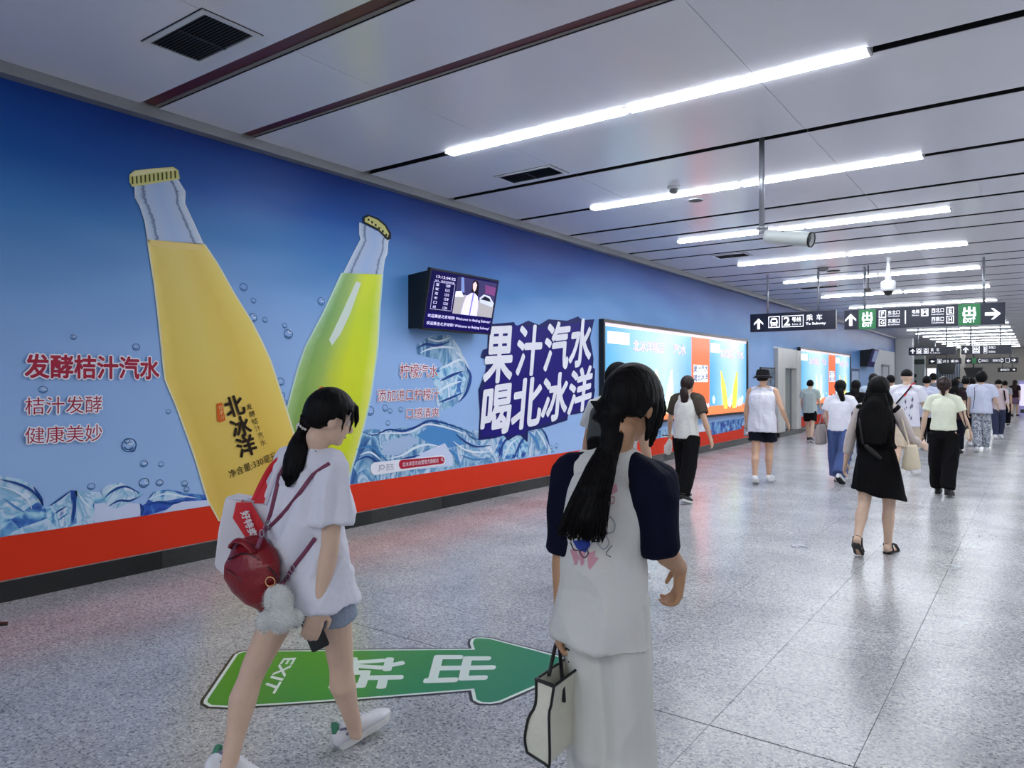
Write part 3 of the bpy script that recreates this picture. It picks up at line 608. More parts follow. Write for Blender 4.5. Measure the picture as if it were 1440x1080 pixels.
for ch, q in (('果', (681, 461, 720, 537, 1)), ('汁', (726, 459, 760, 527, .6)), ('汽', (765, 454, 799, 521, 2)), ('水', (801, 450, 831, 515, 2)), ('喝', (677, 543, 717, 612, 3)), ('北', (720, 533, 760, 602, 3)), ('冰', (762, 526, 797, 592, 3)), ('洋', (799, 518, 831, 581, 4))):
    x0, y0, x1, y1, t_ = q
    wtext(ch, ((x0 + 3, y0 + t_), (x1 + 2, y0 - t_), (x1 - 3, y1 - t_ * 2), (x0 - 3, y1 + t_)), WH, 9, bold=0.03, name='slogan_character')
# label of the orange bottle
for ch, c in (('北', (328, 571)), ('冰', (337, 600)), ('洋', (345, 627))):
    a = math.radians(17); ex, ey = V((math.cos(-a), math.sin(-a))) * 13, V((math.sin(a), math.cos(a))) * 14
    c = V(c); wtext(ch, [tuple(c - ex - ey), tuple(c + ex - ey), tuple(c + ex + ey), tuple(c - ex + ey)], INK, bold=.03)
for k, ch in enumerate('发酵桔汁汽水'):
    c = V((349 + k * 3.9, 572 + k * 10)); a = math.radians(17); ex, ey = V((math.cos(-a), math.sin(-a))) * 4, V((math.sin(a), math.cos(a))) * 4.4
    wtext(ch, [tuple(c - ex - ey), tuple(c + ex - ey), tuple(c + ex + ey), tuple(c - ex + ey)], INK, res=2)
wtext('净含量:330毫升', ((319, 662), (386, 634), (389, 645), (322, 673)), INK)
wpoly([(303, 568), (311, 566), (316, 591), (308, 594), (304, 592)], 'stamp_print', prt('stamp', (206, 96, 30)), 9)
wpoly([(447, 545), (453, 543), (457, 566), (450, 568)], 'stamp_print', prt('stamp', (206, 96, 30)), 9)
for k, ch in enumerate('有果汁'):
    c = V((308 + k * 1.7, 573 + k * 7)); wtext(ch, [(c.x - 3, c.y - 2.4), (c.x + 3, c.y - 3.4), (c.x + 3, c.y + 2.6), (c.x - 3, c.y + 3.4)], prt('stamp_text', (232, 180, 120)), 10, res=2)
wtext('净含量:330毫升', ((432, 668), (474, 640), (477, 650), (435, 678)), INK, 9, res=2)
# search-bar sticker
def pill(x0, y0, x1, y1, hy, m, layer, name):
    pts = []
    for k in range(9): a = math.radians(90 + 180 * k / 8); pts.append((x0 + hy * .7 * math.cos(a), y0 - hy * math.sin(a)))
    for k in range(9): a = math.radians(-90 + 180 * k / 8); pts.append((x1 + hy * .6 * math.cos(a), y1 - hy * .8 * math.sin(a)))
    wpoly(pts, name, m, layer)
pill(526, 659, 620, 647, 9, WH, 9, 'search_bar')
pill(564, 653, 620, 647, 6.4, prt('jd_red', (176, 30, 56)), 10, 'search_field')
wtext('京东', ((541, 652), (552, 651), (552, 661), (541, 662)), GREY, 11, bold=.01)
wtext('JD', ((530, 654), (539, 653), (539, 662), (530, 663)), GREY, 11)
wtext('北冰洋京东自营官方旗舰店', ((564, 650), (615, 644), (615, 650), (564, 656.5)), WH, 11, bold=.01)
bm = bmesh.new(); c = wa(619.5, 645.5, .024)
tube(bm, [c + V((0, math.cos(a) * .016, math.sin(a) * .016)) for a in [k * math.pi / 6 for k in range(13)]], [.003] * 13, seg=6, caps='flat'); tube(bm, [c + V((0, .012, -.012)), c + V((0, .03, -.03))], [.003, .003], seg=6)
link('search_icon', bm_me(bm), WH, mur)

# ---------------------------------------------------------------- backlit posters
def glow_mat(name, stops, horiz=False, noise=.0):
    m = bpy.data.materials.new(name); m.use_nodes = True; nt = m.node_tree; N = nt.nodes; L = nt.links; b = N['Principled BSDF']; b.inputs['Roughness'].default_value = .25
    uv = N.new('ShaderNodeUVMap'); sp = N.new('ShaderNodeSeparateXYZ'); L.new(uv.outputs[0], sp.inputs[0])
    n = N.new('ShaderNodeTexNoise'); n.inputs['Scale'].default_value = 3.5; n.inputs['Detail'].default_value = 4; L.new(uv.outputs[0], n.inputs['Vector'])
    a = N.new('ShaderNodeMath'); a.operation = 'MULTIPLY_ADD'; a.inputs[1].default_value = noise; L.new(n.outputs['Fac'], a.inputs[0]); L.new(sp.outputs[0 if horiz else 1], a.inputs[2])
    r = ramp_node(nt, stops); L.new(a.outputs[0], r.inputs[0]); L.new(r.outputs[0], b.inputs['Emission Color']); b.inputs['Emission Strength'].default_value = BOX; b.inputs['Base Color'].default_value = (.05, .05, .05, 1); MATS[name] = m; return m
G_BLUE = glow_mat('lit_blue', [(0, (100, 190, 232)), (.18, (215, 240, 245)), (.32, (150, 215, 240)), (.5, (190, 230, 245)), (.65, (176, 220, 245)), (.85, (96, 176, 236)), (1, (60, 140, 225))], False, .12)
G_BLUE2 = glow_mat('lit_blue_side', [(0, (70, 165, 228)), (.12, (90, 180, 232)), (.4, (165, 220, 242)), (.7, (205, 235, 242)), (1, (120, 190, 236))], True, .1)
def em(n, rgb, k=1.0): return mat('lit_' + n, rgb, .3, 0, BOX * k)
def lightbox(u0, u1, vt0, vb0, label, full=True):
    Y0, Y1 = wa(u0, 500).y, wa(u1, 500).y; zt, zb = 2.66, .79
    t = thing('lightbox_poster', label, 'advertisement', (WX, (Y0 + Y1) / 2, zb), 0, 'backlit soda posters')
    f = .05; bm = bmesh.new()
    for a, b in (((Y0, zb), (Y1, zb + f)), ((Y0, zt - f), (Y1, zt)), ((Y0, zb + f), (Y0 + f, zt - f)), ((Y1 - f, zb + f), (Y1, zt - f))): box(bm, (WX, a[0], a[1]), (WX + .1, b[0], b[1]))
    link('frame', bm_me(bm), M_BLACK, t)
    X = WX + .06; W = Y1 - Y0 - 2 * f; HH = zt - zb - 2 * f
    P = lambda a, b, o=0: V((X + o, Y0 + f + a * W, zb + f + b * HH))
    def rect(a0, a1, b0, b1, m, name, o): return strip_uv([P(a0, b1, o), P(a0, b0, o)], [P(a1, b1, o), P(a1, b0, o)], name, m, t, subdiv=1)
    boxo('case', (WX, Y0 + f, zb + f), (X - .001, Y1 - f, zt - f), M_WHITE, t)
    rect(0, .52, .0, 1, G_BLUE2, 'left_picture', 0); rect(.66, 1, .0, 1, G_BLUE2, 'right_picture', 0); rect(.52, .66, 0, 1, em('orange', (240, 96, 50)), 'centre_stripe', .001)
    rect(0, 1, 0.0, .11, em('orange_base', (240, 120, 70)), 'orange_base', .002)
    rect(.0, 1, .965, 1, em('top_strip', (214, 196, 205), .9), 'top_strip', .002)
    rect(.52, .66, .60, .72, em('white', (235, 238, 250)), 'slogan_patch', .002) if not full else None
    rect(.02, .13, .80, .92, em('white', (235, 245, 250)), 'logo_patch', .003); rect(.67, .75, .80, .92, em('white', (235, 245, 250)), 'logo_patch', .003)
    for s, a0, a1, b0, b1 in (('北冰洋精品', .15, .33, .74, .86), ('汽水', .39, .48, .74, .86), ('北冰洋精品', .75, .86, .74, .86), ('汽水', .90, .97, .74, .86)):
        text(s, [P(a0, b1, .005), P(a1, b1, .005), P(a1, b0, .005), P(a0, b0, .005)], em('pink_text', (236, 200, 222)), t, halo=.04, halo_m=em('purple', (150, 140, 210)), halo_off=V((-.001, 0, 0)), res=2)
    if full:
        rect(.535, .645, .42, .63, em('white', (235, 238, 250)), 'slogan_patch', .002)
    text('果汁汽水', [P(.535, .62, .006), P(.645, .64, .006), P(.645, .55, .006), P(.535, .53, .006)], em('navy', (40, 40, 90)), t, bold=.02, res=2)
    text('喝北冰洋', [P(.535, .51, .006), P(.645, .53, .006), P(.645, .44, .006), P(.535, .42, .006)], em('navy', (40, 40, 90)), t, bold=.02, res=2)
    # small lit bottles
    for a, lean, col in ((.80, -.045, (244, 190, 80)), (.875, .03, (226, 232, 70)), (.31, -.03, (225, 228, 190)), (.36, .02, (214, 238, 200))):
        l = [P(a + lean * q - hw, b, .007) for q, b, hw in ((1, .56, .006), (.8, .5, .008), (.5, .36, .02), (.1, .12, .022), (0, .06, .014))]
        r = [P(a + lean * q + hw, b, .007) for q, b, hw in ((1, .56, .006), (.8, .5, .008), (.5, .36, .02), (.1, .12, .022), (0, .06, .014))]
        strip_uv(l, r, 'bottle_picture', em('soda%d' % int(col[2]), col), t, subdiv=2)
    # ice along the foot of the picture
    bm = bmesh.new(); rg = random.Random(5)
    for k in range(46):
        a = rg.random(); b = .11 + rg.random() * .12 * (1 if not .5 < a < .67 else .2); q = .012 + rg.random() * .014
        vs = [bm.verts.new(P(min(1, max(0, a + q * math.cos(x) * .6)), b + 2.6 * q * math.sin(x), .004)) for x in (0.2, 1.3 + rg.random(), 2.7, 4.0, 5.2)]
        bm.faces.new(vs).material_index = rg.choice((0, 0, 1, 2))
    o = link('ice_picture', bm_me(bm), [em('ice', (190, 225, 240)), em('ice_blue', (60, 140, 190)), em('ice_teal', (110, 190, 205))], t); o['kind'] = 'stuff'
    return t
lightbox(842, 1047, 448, 605, 'large backlit blue poster with an orange stripe beside the slogan')
lightbox(1121, 1193, 490, 580, 'smaller far backlit blue poster beyond the stone portal')
# blurred ice strip print below the first lightbox + white sheet
wpoly([(1000, 594), (1046, 588), (1042, 603), (1000, 612)], 'ice_print', ICED, 3); wpoly([(880, 612), (1046, 588), (1046, 604), (880, 636)], 'ice_print', SPL, 1)

# stone portal and door
struct(boxo('wall_left', (WX - 1.4, 21.0, 2.55), (WX - .25, 23.5, CZ), M_WHITE), 'ceiling block over the portal')
M_STONE = mat('pale_stone', (205, 203, 198), .3, var=.06, vscale=3)
pt = thing('stone_portal', 'pale stone portal with a grey glazed door in the left wall', 'doorway', (WX, 22.2, 0))
boxo('jamb', (WX - .3, 21.02, 0), (WX + .12, 21.75, 2.54), M_STONE, pt, .01); boxo('jamb', (WX - .3, 23.0, 0), (WX + .12, 23.48, 2.54), M_STONE, pt, .01)
boxo('lintel', (WX - .3, 21.75, 1.98), (WX + .11, 23.0, 2.54), M_STONE, pt, .01); boxo('plinth', (WX - .3, 21.02, 0), (WX + .16, 23.48, .14), M_GRAN, pt, .005)
dr = boxo('door_1', (WX - .12, 21.75, .16), (WX - .06, 23.0, 1.98), mat('door_grey', (140, 146, 142), .25, .2)); struct(dr, 'grey glazed door inside the stone portal')
boxo('door_frame', (WX - .06, 21.76, .17), (WX - .03, 21.84, 1.97), M_STEEL, dr); boxo('door_frame', (WX - .06, 22.9, .17), (WX - .03, 22.98, 1.97), M_STEEL, dr); boxo('handle', (WX - .05, 21.95, .95), (WX, 21.98, 1.3), M_STEEL, dr)
p0, p1 = wa(1068, 514), wa(1088, 545)
t = thing('wall_poster', 'small dark framed picture left of the stone portal', 'picture', (WX, (p0.y + p1.y) / 2, 1.5))
boxo('frame', (WX, p0.y, 1.3), (WX + .04, 21.0, 1.98), M_SLOTGREY, t); boxo('picture', (WX + .04, p0.y + .05, 1.34), (WX + .044, 20.95, 1.94), mat('poster_grey', (90, 110, 130), .4, var=.7, vscale=4), t)
# far framed notice, far doors
Y0, Y1 = wa(1194, 500).y, wa(1206, 500).y
t = thing('notice_frame', 'dark blue framed notice to the right of the far lit poster', 'notice', (WX, (Y0 + Y1) / 2, 1))
boxo('frame', (WX, Y0, .9), (WX + .07, Y1, 2.1), mat('navy_frame', (30, 50, 110), .4), t); boxo('sheet', (WX + .07, Y0 + .15, 1.0), (WX + .075, Y1 - .15, 2.0), mat('pale_sheet', (170, 190, 220), .5, var=.3, vscale=4), t)
d2 = boxo('door_2', (WX, 38.2, 0), (WX + .06, 40.2, 2.35), mat('door_white', (200, 205, 210), .4)); struct(d2, 'far white door near the end of the left wall')
boxo('door_frame', (WX + .06, 38.2, 0), (WX + .09, 38.35, 2.4), M_STEEL, d2); boxo('door_frame', (WX + .06, 40.05, 0), (WX + .09, 40.2, 2.4), M_STEEL, d2); boxo('door_frame', (WX + .06, 38.2, 2.3), (WX + .09, 40.2, 2.4), M_STEEL, d2)

# ---------------------------------------------------------------- wall monitors
def monitor(Y0, Y1, zt, zb, dt, db, label, detail=True):
    t = thing('wall_monitor', label, 'screen', (WX, (Y0 + Y1) / 2, zb), 0, 'wall monitors')
    A = lambda y, a, o=0.0: V((WX + db + (dt - db) * a, y, zb + (zt - zb) * a)) + V((1, 0, -(dt - db) / (zt - zb))).normalized() * o
    bm = bmesh.new()
    hexa(bm, [V((WX, Y0 + .03, zb + .02)), V((WX, Y0 + .03, zt - .05)), A(Y0 + .03, .97, -.03), A(Y0 + .03, .02, -.03)], (0, Y1 - Y0 - .06, 0)); bmesh.ops.recalc_face_normals(bm, faces=bm.faces)
    link('housing', bm_me(bm), M_BLACK, t)
    bm = bmesh.new(); hexa(bm, [A(Y0, 0), A(Y0, 1), A(Y1, 1), A(Y1, 0)], V((1, 0, -(dt - db) / (zt - zb))).normalized() * -.05); bmesh.ops.recalc_face_normals(bm, faces=bm.faces); link('bezel', bm_me(bm), M_BLACK, t)
    P = lambda a, b, o=.002: A(Y0 + .02 + (Y1 - Y0 - .04) * a, .03 + .94 * b, o)
    def rect(a0, a1, b0, b1, m, name, o): return strip_uv([P(a0, b1, o), P(a0, b0, o)], [P(a1, b1, o), P(a1, b0, o)], name, m, t, subdiv=1)
    rect(0, 1, 0, 1, mat('screen_navy', (14, 8, 70), .5, 0, 0.22, .08), 'screen', .001)
    if not detail:
        rect(.38, .98, .3, .97, mat('screen_picture', (110, 120, 150), .5, 0, 0.43, .08), 'screen_picture', .002); return
    W_ = mat('screen_white', (222, 216, 255), .5, 0, 0.72, .08); 
    # picture area: street, road, cars, woman in a white coat
    def pp(pts, m, name, o): return poly([P(a, b, o) for a, b in pts], name, m, t)
    rect(.37, .985, .3, .965, mat('screen_dusk', (52, 48, 88), .5, 0, 0.50, .08), 'screen_picture', .002)
    pp([(.37, .62), (.52, .66), (.74, .6), (.985, .5), (.985, .3), (.37, .3)], mat('screen_road', (150, 146, 150), .5, 0, 0.58, .08), 'screen_road', .003)
    pp([(.37, .7), (.45, .72), (.5, .62), (.37, .6)], mat('screen_white_car', (210, 212, 235), .5, 0, 0.65, .08), 'screen_car', .004)
    pp([(.74, .64), (.8, .72), (.9, .7), (.985, .58), (.975, .5), (.76, .56)], mat('screen_car_silver', (175, 180, 205), .5, 0, 0.65, .08), 'screen_car', .004)
    pp([(.76, .62), (.82, .69), (.9, .66), (.93, .6)], mat('screen_dark', (24, 22, 44), .5, 0, 0.36, .08), 'screen_window', .005)
    pp([(.42, .965), (.46, .965), (.5, .7), (.45, .7)], mat('screen_tower', (110, 130, 180), .5, 0, 0.50, .08), 'screen_building', .004)
    pp([(.8, .9), (.98, .88), (.98, .72), (.82, .74)], mat('screen_mauve', (110, 60, 110), .5, 0, 0.50, .08), 'screen_building', .003)
    pp([(.60, .9), (.62, .95), (.67, .95), (.70, .88), (.71, .66), (.66, .62), (.6, .7)], mat('screen_hair', (20, 12, 24), .5, 0, 0.29, .08), 'screen_hair', .005)
    pp([(.605, .88), (.64, .93), (.67, .87), (.665, .79), (.645, .74), (.615, .79)], mat('screen_face', (214, 178, 176), .5, 0, 0.65, .08), 'screen_face', .006)
    pp([(.49, .3), (.505, .5), (.53, .64), (.6, .71), (.63, .72), (.66, .71), (.71, .66), (.735, .5), (.74, .3)], mat('screen_coat', (190, 186, 240), .5, 0, 0.72, .08), 'screen_coat', .0065)
    pp([(.625, .72), (.645, .72), (.63, .3), (.615, .3)], mat('screen_shadow', (110, 100, 190), .5, 0, 0.58, .08), 'screen_coat_fold', .007)
    def tx(s, a0, a1, b0, b1, bold=.0): text(s, [P(a0, b1, .006), P(a1, b1, .006), P(a1, b0, .006), P(a0, b0, .006)], W_, t, bold=bold, res=2)
    tx('13:12:04:22', .07, .34, .88, .925); tx('NO.   本次列车时刻', .06, .33, .82, .85)
    for k, (a, b) in enumerate((('宣', '1209'), ('安', '1212'), ('菜', '1215'), ('市', '1218'), ('口', '1221'), ('段', '1224'))):
        tx(a, .08, .125, .745 - k * .078, .79 - k * .078); tx(b, .22, .28, .745 - k * .078, .79 - k * .078)
    for (a0, a1, b0, b1) in ((.05, .345, .81, .814), (.05, .345, .335, .339), (.05, .053, .335, .81), (.342, .345, .335, .81)): rect(a0, a1, b0, b1, W_, 'table_rule', .005)
    rect(0, 1, 0, .29, mat('screen_band', (16, 6, 84), .5, 0, 0.25, .08), 'screen_band', .003)
    for b in (.18, .05):
        tx('欢迎乘坐北京地铁! Welcome to Beijing Subway!', .03, .97, b, b + .07, .01)
    return t
monitor(6.23, 7.54, 2.912, 2.206, .394, .25, 'black wall monitor with a navy screen between lemon bottle and slogan')
Y = wa(1209, 500).y
monitor(Y, Y + 1.5, 2.95, 2.2, .5, .28, 'small far black wall monitor beyond the second lit poster', False)

# ---------------------------------------------------------------- hanging signs
M_SIGN = mat('sign_navy', (16, 22, 46), .3); M_SGREEN = mat('sign_green', (34, 110, 62), .4, 0, .25); M_SW = mat('sign_white', (240, 240, 248), .4, 0, .75)
def sign(Y, X0, X1, zt, zb, rods, label, items, col=M_SIGN, rod_r=.022, th=.12):
    t = thing('hanging_sign', label, 'sign', ((X0 + X1) / 2, Y, zb), 0, 'overhead direction signs')
    bx = boxo('sign_board', (X0, Y - th / 2, zb), (X1, Y + th / 2, zt), col, t, .006)
    for x in rods: latho('rod', (x, Y, CZ), [(.03, 0), (.03, rod_r), (zt - CZ, rod_r), (zt - CZ, 0)], M_STEEL, t, 10)
    Hh = zt - zb; yf = Y - th / 2
    P = lambda a, b, o=.003: V((X0 + a * (X1 - X0), yf - o, zb + b * Hh))
    for it in items:
        k = it[0]
        if k == 't': _, s, a0, a1, b0, b1 = it[:6]; text(s, [P(a0, b1), P(a1, b1), P(a1, b0), P(a0, b0)], M_SW, t, bold=it[6] if len(it) > 6 else .01, res=2)
        elif k == 'g': _, a0, a1 = it; poly([P(a0, 0, .002), P(a1, 0, .002), P(a1, 1, .002), P(a0, 1, .002)], 'green_field', M_SGREEN, t)
        elif k in 'ar':  # arrows up / left / right
            _, a, b, s, dr = it; asp = Hh / (X1 - X0)
            sh = [(0, .5), (.42, .05), (.42, -.12), (.12, .16), (.12, -.5), (-.12, -.5), (-.12, .16), (-.42, -.12), (-.42, .05)]
            rot = {'u': lambda x, y: (x, y), 'r': lambda x, y: (y, -x), 'l': lambda x, y: (-y, x)}[dr]
            poly([P(a + rot(x, y)[0] * s * asp, b + rot(x, y)[1] * s) for x, y in sh], 'arrow', M_SW, t)
        elif k == 'o':  # outlined box
            _, a0, a1, b0, b1 = it; e = .035; ea = e * Hh / (X1 - X0)
            bm = bmesh.new()
            for (p, q, r, s_) in ((a0, a1, b0, b0 + e), (a0, a1, b1 - e, b1), (a0, a0 + ea, b0, b1), (a1 - ea, a1, b0, b1)):
                bm.faces.new([bm.verts.new(P(p, r)), bm.verts.new(P(q, r)), bm.verts.new(P(q, s_)), bm.verts.new(P(p, s_))])
            link('outline', bm_me(bm), M_SW, t)
        elif k == 'b':
            _, a0, a1, b0, b1 = it; poly([P(a0, b0), P(a1, b0), P(a1, b1), P(a0, b1)], 'bar', M_SW, t)
        elif k == 'T':  # train pictogram
            _, a0, a1, b0, b1 = it; q = lambda x, y: P(a0 + (a1 - a0) * x, b0 + (b1 - b0) * y)
            qs = lambda pts, o, m, n: poly([q(x, y) - V((0, o, 0)) for x, y in pts], n, m, t)
            qs([(.18, .18), (.12, .5), (.2, .82), (.35, .92), (.65, .92), (.8, .82), (.88, .5), (.82, .18), (.7, .12), (.3, .12)], 0, M_SW, 'train_pictogram')
            qs([(.27, .45), (.27, .72), (.73, .72), (.73, .45)], .001, M_SIGN, 'train_window'); qs([(.3, .22), (.3, .32), (.42, .32), (.42, .22)], .001, M_SIGN, 'train_lamp'); qs([(.58, .22), (.58, .32), (.7, .32), (.7, .22)], .001, M_SIGN, 'train_lamp')
            qs([(.1, .02), (.22, .02), (.3, .12), (.22, .14)], .001, M_SW, 'rail'); qs([(.9, .02), (.78, .02), (.7, .12), (.78, .14)], .001, M_SW, 'rail')
    return t
X0, X1 = -5.08, -3.34
sign(15.9, X0, X1, 3.055, 2.665, (-4.72, -3.69), 'left hanging sign for line 2 with train symbol', [
    ('a', .105, .45, .6, 'u'), ('o', .225, .36, .2, .82), ('T', .235, .35, .25, .78), ('o', .385, .64, .2, .82), ('t', '2', .41, .48, .3, .74, .02), ('t', '号线', .505, .61, .47, .72, .02), ('t', 'Line 2', .51, .61, .3, .4),
    ('t', '乘', .67, .745, .5, .82, .01), ('t', '车', .785, .85, .5, .82, .01), ('t', 'To Subway', .665, .89, .24, .4, .02)])
X0, X1 = -3.18, -.48
sign(15.9, X0, X1, 3.03, 2.64, (-2.81, -.81), 'large right hanging sign with two green exit fields', [
    ('a', .045, .5, .62, 'u'), ('g', .1, .215), ('t', '出', .125, .19, .42, .86, .04), ('t', '口', .13, .185, .3, .45, .02), ('t', 'EXIT', .125, .19, .12, .3, .03),
    ('o', .235, .282, .54, .9), ('t', 'F', .25, .267, .62, .82, .02), ('o', .235, .282, .12, .48), ('t', 'G', .248, .27, .2, .4, .02),
    ('t', '东北口', .295, .37, .66, .88), ('t', 'Northeast', .295, .37, .56, .63), ('t', '东南口', .295, .37, .24, .46), ('t', 'Southeast', .295, .37, .14, .21),
    ('b', .404, .41, .18, .84), ('t', '电梯', .45, .495, .66, .86), ('t', 'Elevator', .45, .495, .55, .62), ('o', .505, .55, .52, .88), ('t', 'M', .515, .54, .6, .8, .03),
    ('t', '西北口', .57, .645, .66, .88), ('t', 'Northwest', .57, .645, .55, .62), ('t', '西南口', .57, .645, .24, .46), ('t', 'Southwest', .57, .645, .14, .21),
    ('o', .66, .705, .54, .9), ('t', 'E', .675, .692, .62, .82, .02), ('o', .66, .705, .12, .48), ('t', 'H', .674, .693, .2, .4, .02),
    ('g', .73, .86), ('t', '出', .76, .83, .42, .86, .04), ('t', '口', .765, .825, .3, .45, .02), ('t', 'EXIT', .76, .83, .12, .3, .03), ('a', .93, .48, .62, 'r')])
def fsign(Y, u0, u1, vt, vb, label, items, rods, col=M_SIGN):
    a, b = yp(u0, vt, Y), yp(u1, vt, Y); zb = yp((u0 + u1) / 2, vb, Y).z; zt = yp((u0 + u1) / 2, vt, Y).z
    sign(Y, a.x, b.x, zt, zb, [yp(u, vt, Y).x for u in rods], label, items, col, .03)
fsign(36.3, 1278, 1344, 488, 499, 'far left hanging sign with train and bus symbols', [('a', .09, .5, .6, 'u'), ('o', .17, .29, .15, .85), ('T', .18, .28, .2, .8), ('o', .33, .43, .15, .85), ('T', .34, .42, .2, .8), ('t', '乘', .48, .54, .4, .85), ('t', '车', .6, .66, .4, .85), ('t', 'To Subway', .46, .68, .12, .32)], (1291, 1331))
fsign(36.3, 1352, 1423, 485, 498, 'far right hanging sign with restroom symbol', [('a', .09, .5, .6, 'u'), ('o', .23, .37, .1, .9), ('t', '出', .25, .35, .2, .8, .03), ('o', .45, .52, .1, .9), ('t', 'B', .465, .505, .25, .75), ('t', '东南口', .55, .68, .55, .85), ('t', 'Southeast', .55, .68, .15, .4)], (1365, 1407))
fsign(48.5, 1306, 1352, 504, 512, 'small far sign with a left arrow, left one', [('a', .12, .5, .6, 'l'), ('o', .27, .4, .12, .88), ('T', .29, .38, .2, .8), ('t', '2号线', .44, .62, .25, .75), ('t', '乘车', .68, .92, .25, .75)], (1315, 1345))
fsign(48.5, 1357, 1432, 503, 511, 'small far sign with arrows at both ends, right one', [('a', .07, .5, .6, 'l'), ('g', .14, .22), ('t', 'C', .26, .3, .2, .8), ('t', '西北口', .32, .44, .3, .7), ('t', '西南口', .53, .66, .3, .7), ('t', 'D', .68, .73, .2, .8), ('o', .77, .84, .15, .85), ('a', .92, .5, .6, 'r')], (1370, 1420))
fsign(56, 1403, 1430, 517, 523, 'tiny farthest black sign on the beige wall', [('t', '出站口', .15, .6, .25, .75), ('a', .85, .5, .5, 'r')], (1410, 1424), M_BLACK)

# ---------------------------------------------------------------- far hall things
def fbox(name, u0, u1, vt, vb, Y, th, m, label, cat, parts=(), base_floor=True, kind=None):
    a = yp(u0, vt, Y); b = yp(u1, vt, Y); z0 = 0 if base_floor else yp((u0 + u1) / 2, vb, Y).z; z1 = yp((u0 + u1) / 2, vt, Y).z
    t = thing(name, label, cat, ((a.x + b.x) / 2, Y, z0)); boxo('body', (a.x, Y, z0), (b.x, Y + th, z1), m, t, .01)
    for (n, pa, pb, q0, q1, pm_) in parts:
        boxo(n, (a.x + (b.x - a.x) * pa, Y - .03, z0 + (z1 - z0) * q0), (a.x + (b.x - a.x) * pb, Y, z0 + (z1 - z0) * q1), pm_, t)
    return t
def pillar(name, u0, u1, Y, label, m):
    a = yp(u0, 500, Y).x; b = yp(u1, 500, Y).x; t = thing(name, label, 'column', ((a + b) / 2, Y, 0)); boxo('shaft', (a, Y, 0), (b, Y + .7, CZ + .1), m, t, .02); boxo('plinth', (a - .02, Y - .02, 0), (b + .02, Y + .72, .15), M_GRAN, t)
pillar('pillar', 1259, 1283, 43.5, 'broad pale pillar at the end of the mural wall', M_WHITE)
pillar('pillar', 1350, 1357, 52, 'narrow pale pillar between the far monitors', M_BEIGE)
fbox('machine_kiosk', 1283, 1300, 500, 580, 46, .6, mat('kiosk_grey', (150, 158, 155), .4), 'grey green kiosk right of the broad pillar', 'kiosk', (('header', 0, 1, .84, .93, mat('kiosk_green', (20, 40, 36), .4)), ('panel', .1, .35, .6, .66, M_BLACK), ('panel', .1, .35, .5, .54, M_BLACK)))
fbox('light_panel', 1304, 1316, 518, 545, 47, .1, mat('lit_panel', (225, 225, 245), .3, 0, 1.0), 'bright white upright panel under the far left sign', 'display', ())
gl = fbox('glass_partition', 1316, 1350, 512, 560, 58, .15, mat('steel_blue', (110, 124, 140), .25, .4), 'blue grey ribbed metal partition in the far hall', 'partition', [('rib', k / 10 + .01, k / 10 + .05, 0, 1, M_STEEL) for k in range(10)])
def tvmount(u, v, Y, label):
    p = yp(u, v, Y); t = thing('hanging_monitor', label, 'screen', p); slabo('screen_case', [p + V((-.5, 0, .3)), p + V((.45, 0, .3)), p + V((.35, -.15, -.3)), p + V((-.3, -.15, -.3))], (0, .12, 0), M_BLACK, t)
    latho('rod', (p.x, p.y, CZ), [(0, .03), (p.z - CZ + .28, .03)], M_BLACK, t, 8)
tvmount(1331, 519, 47, 'small dark monitor hanging left of the narrow pillar'); tvmount(1369, 524, 50, 'small dark monitor hanging right of the narrow pillar')
fbox('vending_machine', 1432, 1447, 535, 590, 40, .7, mat('machine_lilac', (170, 165, 215), .4, 0, .1), 'pale lilac vending machine at the right edge', 'vending machine', (('window', .1, .8, .3, .9, mat('machine_window', (210, 205, 240), .3, 0, .6)), ('slot', .2, .7, .1, .2, M_BLACK)))

# ---------------------------------------------------------------- floor arrow
ar = thing('floor_sticker', 'green arrow exit sticker lying on the floor pointing right', 'floor sign', fl(560, 945))
OUT = [(349, 914.2), (500, 912.6), (659, 911.2), (657, 905), (659, 899), (665, 896), (676, 895.2), (692, 896.5), (760, 914), (820, 930), (831, 934), (822, 939), (770, 962), (706, 990), (690, 992.5), (672, 991.5), (661, 986), (658.5, 973.4), (520, 984.5), (388, 993.6), (320, 997.5), (290, 996), (281, 990.5), (282, 985), (327, 920), (337, 915.5)]
ctr = V((560, 945))
def inset(pts, k):
    n = len(pts); out = []
    for i in range(n):
        p0, p1, p2 = fl(*pts[i - 1]), fl(*pts[i]), fl(*pts[(i + 1) % n])
        d1 = (p1 - p0).normalized(); d2 = (p2 - p1).normalized(); n1 = V((d1.y, -d1.x, 0)); n2 = V((d2.y, -d2.x, 0))
        m = (n1 + n2); m = m.normalized() / max(.45, math.sqrt(max(.02, (1 + n1.dot(n2)) / 2))); out.append(p1 + m * k)
    return out
sgn = 1 if True else -1
def area(pts): return sum(pts[i - 1].x * pts[i].y - pts[i].x * pts[i - 1].y for i in range(len(pts)))
A0 = inset(OUT, 0); sg = 1 if abs(area(inset(OUT, .02))) < abs(area(A0)) else -1
def fpoly(pts, z, m, name):
    bm = bmesh.new(); f = bm.faces.new([bm.verts.new((p.x, p.y, z)) for p in pts]); f.normal_update(); bmesh.ops.triangulate(bm, faces=[f]); bmesh.ops.recalc_face_normals(bm, faces=bm.faces); return link(name, bm_me(bm), m, ar)
fpoly(A0, .001, mat('sticker_black', (24, 20, 18), .35), 'black_border'); fpoly(inset(OUT, sg * .016), .0016, mat('sticker_white', (226, 236, 226), .35), 'white_border')
m, nt, N, L, b = base('sticker_green', .3, .5)
